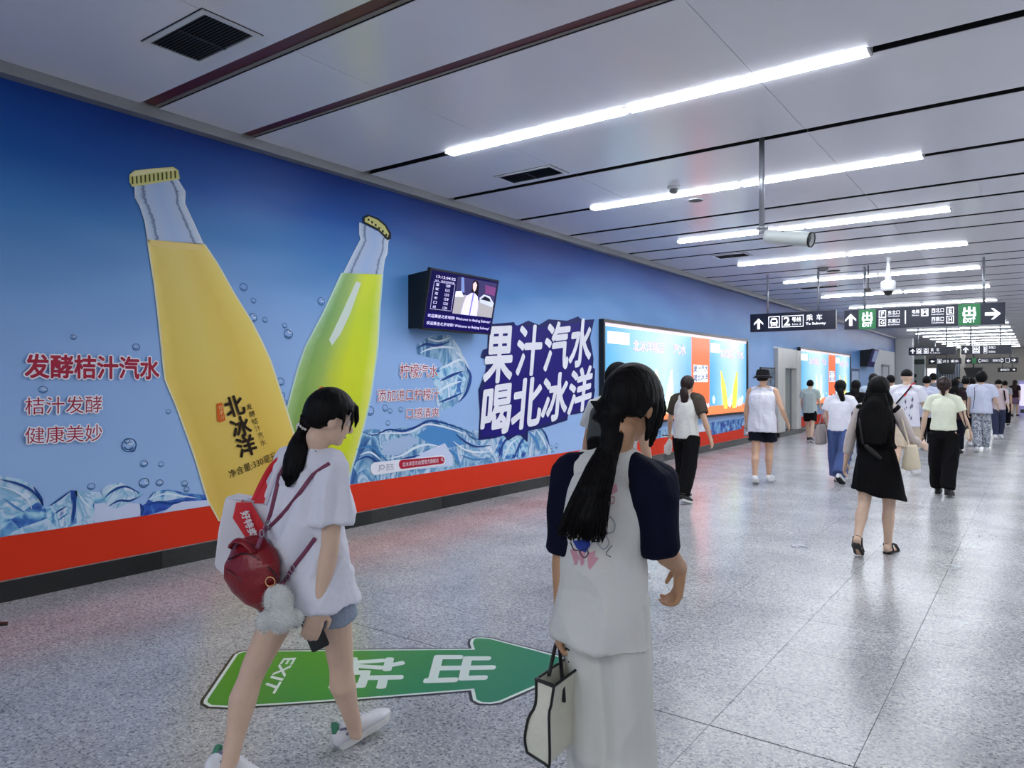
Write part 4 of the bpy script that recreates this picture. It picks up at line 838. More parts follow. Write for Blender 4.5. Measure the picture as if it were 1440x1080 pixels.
g = N.new('ShaderNodeNewGeometry'); sp = N.new('ShaderNodeSeparateXYZ'); L.new(g.outputs['Position'], sp.inputs[0]); mr = N.new('ShaderNodeMapRange'); mr.inputs[1].default_value = -3.6; mr.inputs[2].default_value = -2.2; L.new(sp.outputs[0], mr.inputs[0])
r = ramp_node(nt, [(0, (62, 150, 24)), (.45, (40, 140, 40)), (.75, (20, 132, 74)), (1, (20, 128, 84))]); L.new(mr.outputs[0], r.inputs[0]); L.new(r.outputs[0], b.inputs['Base Color'])
fpoly(inset(OUT, sg * .034), .0022, m, 'green_field')
FW = mat('sticker_white', (226, 236, 226), .35)
def ftext(s, q, **k): text(s, [fl(u, v, .0) + V((0, 0, .0028)) for u, v in q], FW, ar, **k)
ftext('出', ((697, 923), (691, 957), (598, 960), (608, 923)), bold=.03)
ftext('站', ((569, 926), (562, 967), (463, 970), (484, 926)), bold=.03)
ftext('EXIT', ((416, 926), (386, 976), (370, 969), (399, 926.5)), bold=.02)

# ================================================================ PEOPLE
UP = V((0, 0, 1))
def rotz(a): return Matrix.Rotation(a, 3, 'Z')
class Person:
    """joints in world space; every garment is grown from them"""
    def __init__(s, H, J, hf, label, root, hu=None, group=None):
        s.H = H; s.J = {k: V(v) for k, v in J.items()}; s.hf = V(hf).normalized(); s.t = thing('person', label, 'person', root, 0, group)
        hu = V(hu) if hu is not None else UP; hx = s.hf.cross(hu).normalized(); hu = hx.cross(s.hf).normalized()
        s.HM = Matrix((hx, s.hf, hu)).transposed()
        J = s.J; s.pel = (J['hipL'] + J['hipR']) / 2; s.sho = (J['shL'] + J['shR']) / 2
        s.sx = (J['hipR'] - J['hipL']).normalized(); s.tx = (J['shR'] - J['shL']).normalized()
        s.vox = 0.012; s.hd = J['head']
    def sp(s, t):      # spine point, 0 = hips, 1 = shoulder line
        b = s.pel.lerp(s.sho, t); f = UP.cross(s.tx).normalized()
        return b + f * (0.0 - 0.022 * s.H * math.sin(max(0, min(1, t)) * math.pi) * 0.6), s.sx.lerp(s.tx, max(0, min(1, t))).normalized()
    def torso(s, bm, rows, caps='round', seg=20):
        pts, rr, rf = [], [], []
        for t, a, b in rows:
            p, x = s.sp(t); pts.append(p); rr.append((a * s.H, b * s.H)); rf.append(x)
        tube(bm, pts, rr, rf, seg, caps)
    def limb(s, bm, pts, rr, ref=None, caps='round', seg=14): tube(bm, pts, [((r[0] * s.H, r[1] * s.H) if isinstance(r, tuple) else r * s.H) for r in rr], ref, seg, caps)
    def hl(s, x, y, z): return s.hd + s.HM @ V((x, y, z)) * s.H
    def hand(s, bm, side):
        J = s.J; w = J['wr' + side]; d = J.get('hand' + side); d = (d - w).normalized() if d is not None else (w - J['el' + side]).normalized()
        n = J.get('palm' + side); n = V(n) if n is not None else (s.tx * (-1 if side == 'R' else 1))
        n = (n - d * n.dot(d)).normalized(); x = d.cross(n).normalized(); H = s.H; curl = s.J.get('curl' + side, V((.5, 0, 0))).x
        if x.dot(UP.cross(s.tx)) < 0: x = -x      # x points to the thumb side (forward)
        tube(bm, [w - d * .01 * H, w + d * .02 * H, w + d * .05 * H], [(.017 * H, .012 * H), (.023 * H, .0115 * H), (.025 * H, .009 * H)], x, 12)
        for k, (o, L) in enumerate(((.019, .044), (.0065, .050), (-.0065, .047), (-.019, .037))):
            p = w + d * .052 * H + x * o * H; a = curl * .5; pts = [p - d * .01 * H, p]; dd = d
            for q in (.45, .32, .23):
                dd = (d * math.cos(a) + n * math.sin(a)).normalized(); p = p + dd * L * H * q; pts.append(p); a += curl * .9
            tube(bm, pts, [.0062 * H, .0062 * H, .0058 * H, .0054 * H, .0046 * H], x, 8)
        p = w + d * .015 * H + x * .016 * H; q = p + (d * .6 + x * .75 + n * .25).normalized() * .028 * H; r = q + (d * .95 + n * .4).normalized() * .024 * H
        tube(bm, [p, q, r], [.0085 * H, .007 * H, .0052 * H], n, 8)
    def body(s, skin=M_SKIN, vox=None, bare=False, barefoot=False):
        bm = bmesh.new(); H, J = s.H, s.J
        g = getattr(s, 'slim', .88); s.torso(bm, [(-.12, .05 * g, .045 * g), (0, .088 * g, .06 * g), (.3, .068 * g, .048 * g), (.6, .078 * g, .055 * g), (.85, .075 * g, .05 * g), (1.0, .05, .035)])
        nk = s.sho + UP * .01 * H; hb = s.hl(0, -.012, -.055)
        s.limb(bm, [nk - UP * .02 * H, nk.lerp(hb, .45), hb], [(.036, .034), (.030, .030), (.031, .032)], s.tx)
        for q in 'LR': s.limb(bm, [s.sho.lerp(J['sh' + q], .15) + UP * .035 * H, s.sho.lerp(J['sh' + q], .9) + UP * .008 * H], [.022, .027])
        ell(bm, s.hl(0, -.004, .012), (.0465 * H, .058 * H, .058 * H), s.HM, 18); ell(bm, s.hl(0, .016, -.026), (.036 * H, .040 * H, .040 * H), s.HM, 16)
        ell(bm, s.hl(0, .040, -.052), (.016 * H, .014 * H, .012 * H), s.HM, 10)
        s.limb(bm, [s.hl(0, .05, .008), s.hl(0, .063, -.016)], [.006, .0095]); ell(bm, s.hl(0, .048, -.036), (.015 * H, .008 * H, .007 * H), s.HM, 8)
        for q in (-1, 1): ell(bm, s.hl(.048 * q, -.004, -.008), (.006 * H, .013 * H, .019 * H), s.HM, 10)
        for q in 'LR':
            a, e, w = J['sh' + q], J['el' + q], J['wr' + q]
            s.limb(bm, [a, a.lerp(e, .3), a.lerp(e, .8), e, e.lerp(w, .25), e.lerp(w, .7), w], [.029, .028, .024, .0225, .0235, .018, .0145])
            s.hand(bm, q)
            h, k, n = J['hip' + q], J['knee' + q], J['ank' + q]; fw = UP.cross(s.sx)
            bk = -(k - h).cross(s.sx.cross(k - h)).normalized() if 0 else V((0, 0, 0))
            s.limb(bm, [h, h.lerp(k, .2), h.lerp(k, .6), h.lerp(k, .93), k, k.lerp(n, .12) - fw * .004 * H, k.lerp(n, .32) - fw * .011 * H, k.lerp(n, .65) - fw * .005 * H, n], [.053 * g, .053 * g, .044 * min(1, g * 1.03), .035, .0335, .0315, .0355, .0255, .0205])
            t_ = J['toe' + q]; f = (t_ - n); hl_ = n - UP * .02 * H
            up = f.cross(s.sx).normalized(); up = up if up.z > 0 else -up
            fx = f.cross(up).normalized()
            if barefoot: tube(bm, [n - f.normalized() * .02 * H - up * .018 * H, n + f * .35 - up * .012 * H, t_ + up * .008 * H], [(.019 * H, .022 * H), (.024 * H, .018 * H), (.025 * H, .010 * H)], fx, 12)
            else: tube(bm, [n - up * .012 * H, n + f.normalized() * .01 * H - up * .018 * H], [.017 * H, .015 * H], fx, 12)
        s.bodyo = link('body', remesh(bm, vox or s.vox, 3), skin, s.t); return s.bodyo
    def face(s):
        H = s.H; W_ = mat('eye_white', (225, 222, 218), .3); B_ = mat('eye_dark', (20, 12, 10), .2); 
        for q in (-1, 1):
            bm = bmesh.new(); ell(bm, s.hl(.019 * q, .048, .0), (.0075 * H, .0042 * H, .0038 * H), s.HM, 10); link('eye', bm_me(bm), W_, s.t, True)
            bm = bmesh.new(); ell(bm, s.hl(.019 * q, .0515, .0), (.0034 * H, .0016 * H, .0034 * H), s.HM, 8); link('pupil', bm_me(bm), B_, s.t, True)
            bm = bmesh.new(); tube(bm, [s.hl(.010 * q, .053, .012), s.hl(.020 * q, .051, .0145), s.hl(.030 * q, .045, .011)], [.0016 * H, .002 * H, .0012 * H], None, 6); link('eyebrow', bm_me(bm), M_HAIR, s.t, True)
        bm = bmesh.new(); tube(bm, [s.hl(-.012, .052, -.036), s.hl(0, .0565, -.0365), s.hl(.012, .052, -.036)], [.0015 * H, .0034 * H, .0015 * H], None, 8); link('mouth', bm_me(bm), mat('lips', (176, 96, 90), .4), s.t, True)
    # ---- hair
    def cap(s, bm, grow=.012, front=.30, back=-.75, tall=1.0, side=-.25):
        H = s.H; n = 24; m = 18; rows = []
        c = s.hl(0, -.004, .012); R = V(((.0465 + grow), (.058 + grow), (.058 + grow) * tall)) * H
        for i in range(m + 1):
            th_ = math.pi * i / m; row = []
            for k in range(n):
                ph = 2 * math.pi * k / n; d = V((math.sin(th_) * math.cos(ph), math.sin(th_) * math.sin(ph), math.cos(th_)))
                y = d.y; lim = back if y < -.35 else (side + (back - side) * (-(y) / .35) if y < 0 else (side + (front - side) * min(1, y / .45)))
                sc = 1.0 if d.z > lim else max(.74, 1 - (lim - d.z) * 1.6)
                row.append(bm.verts.new(c + s.HM @ V((d.x * R.x, d.y * R.y, d.z * R.z)) * sc))
            rows.append(row)
        for i in range(m):
            for k in range(n): bm.faces.new((rows[i][k], rows[i + 1][k], rows[i + 1][(k + 1) % n], rows[i][(k + 1) % n]))
    def lock(s, bm, pts, r0, r1=None, seg=8, flat=.6, r2=None):
        n = len(pts); rr = []
        for i in range(n):
            t = i / (n - 1); r = r0 * (1 - t) + (r1 or r0 * .3) * t
            if r2: r += (r2 - (r0 + (r1 or 0)) / 2) * math.sin(t * math.pi)
            rr.append((r * s.H, r * flat * s.H))
        tube(bm, pts, rr, s.tx, seg)
    def strands(s, bm, path, w, d, n, seed, r=.0045, tail=.08):
        """n fine locks following a path, spread over an ellipse w x d that changes along it"""
        rg = random.Random(seed); H = s.H
        for _ in range(n):
            a = rg.random() * 2 * math.pi; q = math.sqrt(rg.random()); pts = []
            L = 1 - rg.random() * tail; m = len(path)
            for i in range(m):
                t = i / (m - 1) * L * (m - 1); k = min(int(t), m - 2); p = V(path[k]).lerp(V(path[k + 1]), t - k); tt = t / (m - 1)
                W_ = (w[k] * (1 - t + k) + w[k + 1] * (t - k)) * H; D_ = (d[k] * (1 - t + k) + d[k + 1] * (t - k)) * H
                fwd = UP.cross(s.tx)
                pts.append(p + s.tx * (math.cos(a) * q * W_) + fwd * (math.sin(a) * q * D_) + V((rg.uniform(-1, 1), rg.uniform(-1, 1), 0)) * .0015 * H)
            tube(bm, pts, [r * H * (1 - .75 * i / (m - 1)) for i in range(m)], None, 5)
    def hair(s, style, m=M_HAIR, vox=None, **k):
        bm = bmesh.new(); H = s.H; vox = vox or s.vox
        if style == 'short': s.cap(bm, .010, k.get('front', .35), k.get('back', -.55), 1.04)
        elif style == 'fade': s.cap(bm, .008, .4, k.get('back', .05), 1.04, .1)
        elif style == 'puff': s.cap(bm, .022, .35, -.75, 1.08)
        elif style in ('long', 'longback'):
            s.cap(bm, .014, .3, -.95, 1.03); L = k.get('length', .30); wd = k.get('width', .055); bk = -UP.cross(s.tx)
            a = s.hl(0, -.03, -.02); b = s.sp(.97)[0] + bk * .055 * H; c = s.sp(.97 - L * 1.9)[0] + bk * (.075) * H
            tube(bm, [a, a.lerp(b, .5) + bk * .01 * H, b, b.lerp(c, .5), c], [(.05 * H, .038 * H), (.058 * H, .035 * H), (wd * H * 1.1, .03 * H), (wd * H * 1.15, .026 * H), (wd * H * .8, .016 * H)], s.tx, 14)
        elif style == 'pony':
            s.cap(bm, .010, .3, -.7, 1.02); p = [V(x) for x in k['path']]
        elif style == 'bun':
            s.cap(bm, .012, .3, -.75, 1.02); ell(bm, s.hl(0, -.075, .02), (.03 * H, .028 * H, .03 * H), s.HM, 12)
            s.lock(bm, [s.hl(0, -.05, -.03), s.hl(0, -.05, -.07), s.hl(0.005, -.04, -.095)], .024, .008)
        for ex in k.get('extra', []): s.lock(bm, ex[0], ex[1], ex[2], flat=ex[3] if len(ex) > 3 else .6)
        if style == 'pony':
            wdt = k['w']; dep = k['d']
            nc = max(3, int(len(p) * k.get('core', 1))); tube(bm, p[:nc], [(a * H * (.93 if k.get('core') else 1), b * H * (.9 if k.get('core') else 1)) for a, b in zip(wdt[:nc], dep)], s.tx, 14)
        me = remesh(bm, vox, 3)
        o = link('hair', me, m, s.t)
        if k.get('strands'):
            bm = bmesh.new(); n = k['strands']; p = [V(x) for x in k['path']]
            s.strands(bm, p, [a * 1.04 for a in k['w']], [a * 1.04 for a in k['d']], n, 5, k.get('sr', .0035), k.get('tail', .1)); link('hair_strands', bm_me(bm), m, o, True)
        return o
    # ---- clothes
    def top(s, m, hem=-.12, sl=.7, loose=1.0, name='shirt', wr=.006, sleeve_m=None, flare=1.0, tank=False, neck=True, vox=None, hem_tilt=0, seed=1, fold=9, armr=1.0):
        H, J = s.H, s.J; L = loose; bm = bmesh.new()
        rows = [(hem, .104 * L * flare, .074 * L * flare), (hem + .04, .103 * L * flare, .074 * L * flare), (.15, .100 * L, .071 * L), (.4, .092 * L, .068 * L), (.65, .097 * L, .069 * L), (.85, .098 * L, .066 * L), (.95, .088 * L, .055), (1.03, .055, .042)]
        rows = [r for i, r in enumerate(rows) if i < 2 or r[0] > hem + .06]
        s.torso(bm, rows, 'flat', 24)
        for q in 'LR':
            if not tank: s.limb(bm, [s.sho.lerp(J['sh' + q], .2) + UP * .026 * H, s.sho.lerp(J['sh' + q], .92) + UP * .004 * H], [.03, .036 * min(L, 1.15)])
            else: s.limb(bm, [s.sho.lerp(J['sh' + q], .3) + UP * .026 * H, s.sho.lerp(J['sh' + q], .8) + UP * .010 * H], [.026, .028])
        if neck: s.limb(bm, [s.sho + UP * .004 * H, s.sho.lerp(s.hl(0, 0, -.08), .22) + UP * .028 * H], [(.045, .042), (.037, .037)], s.tx, 'flat')
        def slv(bm):
            for q in 'LR':
                a, e, w = J['sh' + q], J['el' + q], J['wr' + q]
                R = (.040 * L * armr, .0385 * L * armr)
                pts = [s.sho.lerp(a, .7) + UP * .0 * H, a, a.lerp(e, min(sl, 1) * .5), a.lerp(e, min(sl, 1))]; rr = [.036 * L, .0395 * L, .0385 * L * armr, .040 * L * armr]
                if sl > 1: pts += [e.lerp(w, sl - 1)]; rr[-1] = .034 * L; rr += [.031 * L]
                s.limb(bm, pts, rr, None, 'flat')
        if not tank and sleeve_m is None: slv(bm)
        o = link(name, remesh(bm, vox or s.vox, 3, wr * H, fold, seed), m, s.t)
        if sleeve_m is not None:
            for q in 'LR':
                bm = bmesh.new(); a, e, w = J['sh' + q], J['el' + q], J['wr' + q]
                s.limb(bm, [s.sho.lerp(a, .38) + UP * .042 * H, s.sho.lerp(a, .85) + UP * .014 * H, a, a.lerp(e, .35), a.lerp(e, min(sl, 1))] + ([e.lerp(w, sl - 1)] if sl > 1 else []),
                       [.024, .043 * L * min(1, armr + .12), .050 * L * min(1, armr + .1), .046 * L * armr, .044 * L * armr] + ([.036 * L * armr] if sl > 1 else []), None, 'flat')
                link('sleeve', remesh(bm, vox or s.vox, 3, wr * H, fold, seed + 3), sleeve_m, o)
        return o
    def legs(s, m, to=1.9, w0=.062, w1=.05, name='trousers', wr=.006, waist=.16, seed=2, vox=None, hipw=1.0):
        """to: 1 = knee, 2 = ankle"""
        H, J = s.H, s.J; bm = bmesh.new()
        s.torso(bm, [(-.13, .088 * hipw, .066 * hipw), (0, .098 * hipw, .072 * hipw), (waist * .6, .092 * hipw, .067), (waist, .080, .060)], 'flat', 22)
        for q in 'LR':
            h, k, n = J['hip' + q], J['knee' + q], J['ank' + q]
            pts = [h + UP * .01 * H, h.lerp(k, .15), h.lerp(k, .5 if to > .6 else to * .6), h.lerp(k, min(to, 1))]; wm = w0 + (w1 - w0) * .4; rr = [w0 * .98, w0, w0 * .97, wm if to > 1 else w1]
            if to > 1: pts += [k.lerp(n, (to - 1) * .5), k.lerp(n, to - 1)]; rr += [wm * .5 + w1 * .5, w1]
            s.limb(bm, pts, rr, s.sx, 'flat', 18)
        return link(name, remesh(bm, vox or s.vox, 3, wr * H, 8, seed), m, s.t)
    def skirt(s, m, rows, name='dress', wr=.01, vox=None, seed=4, top_=False, tilt=0):
        bm = bmesh.new(); H = s.H; pts, rr = [], []
        n0 = s.pel
        for z, a, b in rows:
            t = (z * H - (n0.z - s.gz)) / (s.sho.z - n0.z); p, x = s.sp(t) if t > 0 else (V((n0.x, n0.y, s.gz + z * H)), s.sx)
            pts.append(p); rr.append((a * H, b * H))
        tube(bm, pts, rr, s.sx, 26, 'flat')
        me = remesh(bm, vox or s.vox, 3, wr * H, 7, seed, .15)
        if tilt:
            zb = min(v.co.z for v in me.vertices)
            for v in me.vertices:
                f = max(0, 1 - (v.co.z - zb) / (.22 * H)); v.co.z += tilt * f * (-(v.co - n0).dot(s.sx)) / (.1 * H)
        return link(name, me, m, s.t)
    def shoes(s, m, sole_m, kind='sneaker', vox=None, sock=None, parts=True, **kk):
        H, J = s.H, s.J
        for q in 'LR':
            n, t_ = J['ank' + q], J['toe' + q]; f = (t_ - n); up = f.cross(s.sx).normalized(); up = up if up.z > 0 else -up
            # foot frame follows the sole line heel -> toe
            hb = J.get('heel' + q) or (n - UP * .042 * H); f = (t_ - hb).normalized(); x = s.sx - f * s.sx.dot(f); x.normalize(); up = x.cross(f); up = up if up.z > 0 else -up
            o0 = hb + up * .012 * H - f * .028 * H; L = (t_ - hb).length + .04 * H
            P = lambda a, z, xx=0: o0 + f * (a * L) + up * (z * H) + x * (xx * H)
            if kind == 'sneaker' or kind == 'dark':
                bm = bmesh.new()
                tube(bm, [P(.04, .018), P(.16, .022), P(.38, .024), P(.62, .017), P(.82, .013), P(.95, .010)], [(.021 * H, .024 * H), (.025 * H, .031 * H), (.025 * H, .029 * H), (.028 * H, .021 * H), (.0285 * H, .017 * H), (.020 * H, .012 * H)], x, 16)
                tube(bm, [P(.17, .02), P(.17, .046) - f * .004 * H], [(.022 * H, .026 * H), (.023 * H, .028 * H)], x, 14, 'flat')
                up_ = link('shoe', remesh(bm, vox or s.vox * .7, 2), m, s.t)
                bm = bmesh.new(); ws = [(.0, .016), (.06, .022), (.25, .0255), (.45, .0235), (.65, .0285), (.85, .028), (.95, .020), (.985, .010)]
                q_ = [P(a, -.012 + (.006 if a > .9 else 0), w) for a, w in ws] + [P(a, -.012 + (.006 if a > .9 else 0), -w) for a, w in ws[::-1]]
                hexa(bm, q_, up * .017 * H); bmesh.ops.recalc_face_normals(bm, faces=bm.faces); bmesh.ops.bevel(bm, geom=bm.edges[:], offset=.003, segments=1, affect='EDGES'); link('sole', bm_me(bm), sole_m, up_)
                if parts:
                    bm = bmesh.new()
                    for k in range(5): a = .34 + .075 * k; z = .056 - .005 * k; tube(bm, [P(a, z - .004, -.014), P(a + .01, z + .003, 0), P(a, z - .004, .014)], [.0022 * H] * 3, None, 6)
                    for sg_ in (-1, 1): tube(bm, [P(.33, .056), P(.28, .082, .014 * sg_), P(.36, .088, .034 * sg_), P(.42, .066, .024 * sg_), P(.34, .056)], [.0022 * H] * 5, None, 6)
                    link('laces', bm_me(bm), M_SHW, up_)
                if kk.get('tab'):
                    bm = bmesh.new(); tube(bm, [P(.03, .035), P(.035, .055)], [(.012 * H, .012 * H), (.014 * H, .01 * H)], x, 10); link('heel_tab', bm_me(bm), kk['tab'], up_, True)
                    bm = bmesh.new(); tube(bm, [P(.06, .046, .022), P(.2, .040, .0255), P(.3, .048, .022)], [.0035 * H] * 3, x, 8); tube(bm, [P(.14, .026, .0245), P(.24, .028, .0255)], [.004 * H, .002 * H], x, 8); link('side_stripe', bm_me(bm), mat('stripe_grey', (120, 120, 150), .6), up_, True)
            else:       # sandal
                bm = bmesh.new(); ws = [(.0, .016), (.06, .022), (.25, .025), (.45, .022), (.65, .027), (.85, .027), (.96, .018)]
                hexa(bm, [P(a, -.012, w) for a, w in ws] + [P(a, -.012, -w) for a, w in ws[::-1]], up * .012 * H); bmesh.ops.recalc_face_normals(bm, faces=bm.faces); so = link('sandal', bm_me(bm), sole_m, s.t)
                bm = bmesh.new()
                for a, h_ in ((.62, .030), (.75, .026)): tube(bm, [P(a, 0, .026), P(a, h_, .012), P(a, h_ + .003, 0), P(a, h_, -.012), P(a, 0, -.026)], [(.002 * H, .006 * H)] * 5, f, 8)
                tube(bm, [P(.3, .0, .024), P(.18, .045, .022), P(.03, .048, 0), P(.18, .045, -.022), P(.3, .0, -.024)], [(.002 * H, .005 * H)] * 5, up, 8); link('strap', bm_me(bm), m, so)
M_SHW = mat('shoe_white', (226, 226, 230), .5); M_SOLE = mat('sole_white', (214, 214, 212), .6); M_SOLEK = mat('sole_black', (16, 16, 18), .6); M_SHK = mat('shoe_black', (16, 16, 20), .5)

def pose(H, base, heading, legR=(20, 5), legL=(-18, 20), armR=(-15, 6, 10), armL=(15, 6, 15), head=(0, 0), lean=3, width=1.0, female=True):
    """forward kinematics: leg=(hip flex, knee), arm=(flex, abduct, elbow) in degrees; heading clockwise from +Y"""
    R_ = lambda d: math.radians(d)
    M = rotz(-R_(heading)); X = M @ V((1, 0, 0)); Y = M @ V((0, 1, 0)); J = {}
    z0 = .515 * H; P0 = V((0, 0, z0)); hw = .052 * H * (1.05 if female else .95)
    for q, sg_, (hf, kf) in (('R', 1, legR), ('L', -1, legL)):
        h = P0 + X * hw * sg_; d = Y * math.sin(R_(hf)) - UP * math.cos(R_(hf)); k = h + d * .238 * H
        a2 = R_(hf - kf); d2 = Y * math.sin(a2) - UP * math.cos(a2); n = k + d2 * .238 * H - X * sg_ * .008 * H
        J['hip' + q], J['knee' + q], J['ank' + q] = h, k, n
        pitch = min(0, R_(hf - kf) * .9 + R_(3)) if (hf - kf) < -8 else (R_(12) if hf - kf > 14 else 0)
        fd = Y * math.cos(pitch) + UP * math.sin(pitch); ud = -Y * math.sin(pitch) + UP * math.cos(pitch)
        J['heel' + q] = n - ud * .042 * H + fd * 0; J['toe' + q] = J['heel' + q] + fd * .115 * H + X * sg_ * .012 * H
    S0 = P0 + UP * .30 * H + Y * math.sin(R_(lean)) * .3 * H; sw = .098 * H * width * (1 if female else 1.12)
    for q, sg_, (fx, ab, eb) in (('R', 1, armR), ('L', -1, armL)):
        a = S0 + X * sw * sg_; d = (Y * math.sin(R_(fx)) - UP * math.cos(R_(fx))) * math.cos(R_(ab)) + X * sg_ * math.sin(R_(ab)); e = a + d * .172 * H
        d2 = (Y * math.sin(R_(fx + eb)) - UP * math.cos(R_(fx + eb))) * math.cos(R_(ab * .6)) + X * sg_ * math.sin(R_(ab * .6)); w = e + d2 * .145 * H
        J['sh' + q], J['el' + q], J['wr' + q] = a, e, w
    yaw, pit = head; hy = rotz(-R_(yaw)) @ Y; J['head'] = S0 + UP * (.118 * H) + Y * .012 * H + hy * math.sin(R_(pit)) * .02 * H
    zmin = min(min(J['heel' + q].z, J['toe' + q].z) for q in 'LR') - .0; off = V((base[0], base[1], -zmin + .001))
    for k in J: J[k] = J[k] + off
    hf_ = hy * math.cos(R_(pit)) - UP * math.sin(R_(pit))
    return J, hf_, X, Y
def person(H, u, vf, heading, label, vox=.012, d=None, Y_=None, **k):
    b = fl(u, vf) if d is None else at(u, 540, d); b.z = 0
    J, hf, X, Y = pose(H, b, heading, **k); p = Person(H, J, hf, label, b); p.vox = vox; p.gz = 0; p.X, p.Y = X, Y; return p
def strap(name, pts, r, m, parent, flat=.35, ref=None):
    bm = bmesh.new(); tube(bm, pts, [(r, r * flat)] * len(pts), ref, 8); return link(name, bm_me(bm), m, parent, True)
def bag_box(name, label, top_c, X, Y, w, h, d, m, cat='bag', flare=1.0, vox=.01):
    """soft tote: top_c centre of the opening, X width dir, Y depth dir"""
    t = thing(name, label, cat, top_c); bm = bmesh.new()
    tube(bm, [top_c - UP * h, top_c - UP * h * .9, top_c - UP * h * .5, top_c], [(w * .47, d * .45), (w * .5, d * .5), (w * .5 * flare, d * .42), (w * .49, d * .22)], X, 16, 'flat')
    link('bag_body', remesh(bm, vox, 2, .006, 12, 3), m, t); return t
def project(o, pts, dirv, lift=.002):
    """drops points along dirv on to an object's surface"""
    me = o.data; bv = BVHTree.FromPolygons([v.co[:] for v in me.vertices], [tuple(p.vertices) for p in me.polygons]); out = []
    for p in pts:
        h = bv.ray_cast(V(p) - dirv * .6, dirv); out.append((h[0] - dirv * lift) if h[0] is not None else V(p))
    return out
def decal(o, pts, m, name, dirv, lift=.002, parent=None, cell=.02):
    """flat print draped on cloth: polygon is cut in a grid and every vertex dropped on the surface"""
    bm = bmesh.new(); f = bm.faces.new([bm.verts.new(V(p)) for p in pts]); f.normal_update(); bmesh.ops.triangulate(bm, faces=[f])
    for _ in range(5):
        es = [e for e in bm.edges if e.calc_length() > cell]
        if not es: break
        bmesh.ops.subdivide_edges(bm, edges=es, cuts=1); bmesh.ops.triangulate(bm, faces=bm.faces[:])
    new = project(o, [v.co.copy() for v in bm.verts], dirv, lift)
    for v, c in zip(bm.verts, new): v.co = c
    return link(name, bm_me(bm), m, parent or o)

# ---------------------------------------------------------------- girl with red bag
CW = cloth('white_cotton', (222, 222, 232), .9, 9); CW2 = cloth('white_cotton_warm', (218, 218, 218), .9, 9); CWB = cloth('white_cotton_blue', (204, 210, 230), .9, 9)
PLANE = V((-S_, C_, 0))         # horizontal viewing direction of the survey photo
RT = V((C_, S_, 0))
J = dict(hipR=at(466, 818, 2.93), hipL=at(414, 822, 3.03), kneeR=at(479, 930, 3.05), kneeL=at(357, 940, 2.96), ankR=at(499, 1024, 3.16), ankL=at(323, 1072, 2.83),
         shR=at(470, 662, 2.88), shL=at(404, 655, 3.06), elR=at(464, 768, 2.84), wrR=at(449, 852, 2.84), elL=at(385, 755, 3.2), wrL=at(378, 800, 3.32), head=at(463, 588, 2.96))
J['heelR'] = fl(489, 1047); J['heelR'].z = .002; J['toeR'] = fl(543, 1026); J['toeR'].z = .045
J['heelL'] = J['ankL'] + V((-.03, -.03, -.065)); J['toeL'] = J['heelL'] + RT * .14 + PLANE * .05 - UP * .055
J['handR'] = at(438, 888, 2.83); J['palmR'] = PLANE - RT * .35; J['curlR'] = V((.45, 0, 0))
hfw = (RT * .82 + PLANE * .50 - UP * .30)
P1 = Person(1.58, J, hfw, 'young woman in white T-shirt and denim shorts striding right past the yellow bottle, looking down', fl(430, 1050), hu=UP + RT * .1)
P1.slim = .88; P1.vox = .007; P1.gz = 0
P1.body(M_SKINP, .0065); P1.face()
sh1 = P1.top(CW, hem=-.15, sl=.70, loose=1.1, wr=.02, flare=1.13, seed=5, armr=1.15, fold=8)
P1.legs(mat('denim_pale', (140, 152, 170), .85, bump=.3, bscale=60, var=.06), to=.42, w0=.052, w1=.058, name='shorts', wr=.004, hipw=.84)
P1.shoes(M_SHW, M_SOLE, tab=mat('heel_green', (60, 130, 100), .6))
h = P1; tie = at(429, 603, 2.97)
path = smooth_path([h.hl(0, -.045, -.005), tie, at(419, 628, 2.92), at(412, 660, 2.88), at(405, 684, 2.86)], 3); n = len(path)
W_ = [.03 - .012 * min(1, i / 3) if i < 4 else .018 + .010 * math.sin((i - 3) / (n - 4) * math.pi) * 1.3 for i in range(n)]; W_[-1] = .006; W_[-2] = .012
P1.hair('pony', M_HAIR, .007, path=path, w=W_, d=[x * .8 for x in W_], strands=170, sr=.0028, tail=.14,
        extra=[([h.hl(.03, .035, .045), h.hl(.047, .045, .01), h.hl(.046, .048, -.02)], .010, .003), ([h.hl(.02, .05, .045), h.hl(.028, .063, .015), h.hl(.026, .064, -.006)], .014, .004), ([h.hl(-.02, .05, .045), h.hl(-.028, .063, .015), h.hl(-.026, .064, -.006)], .014, .004), ([h.hl(0, .05, .05), h.hl(0, .068, .02), h.hl(0, .068, .002)], .014, .004), ([h.hl(.04, .02, .03), h.hl(.053, .022, .0), h.hl(.05, .026, -.03)], .010, .002)])
bm = bmesh.new(); dT = (path[5] - path[2]).normalized(); sT = dT.orthogonal().normalized(); uT = dT.cross(sT)
for k in range(18): a = k * 2 * math.pi / 18; ell(bm, path[3] + (sT * math.cos(a) + uT * math.sin(a)) * .032 + dT * .006 * math.sin(3 * a), (.0065,) * 3, None, 8)
link('hair_tie', bm_me(bm), mat('pearl_white', (225, 215, 215), .3), P1.t, True)
strap('necklace', [h.hl(.030, -.018, -.088), h.hl(.034, .0, -.092), h.hl(.030, .022, -.100)], .0016, M_BLACK, P1.t, 1)
strap('hair_clip', [h.hl(.050, .034, .028), h.hl(.054, .032, -.004)], .0028, M_STEEL, P1.t, .5)
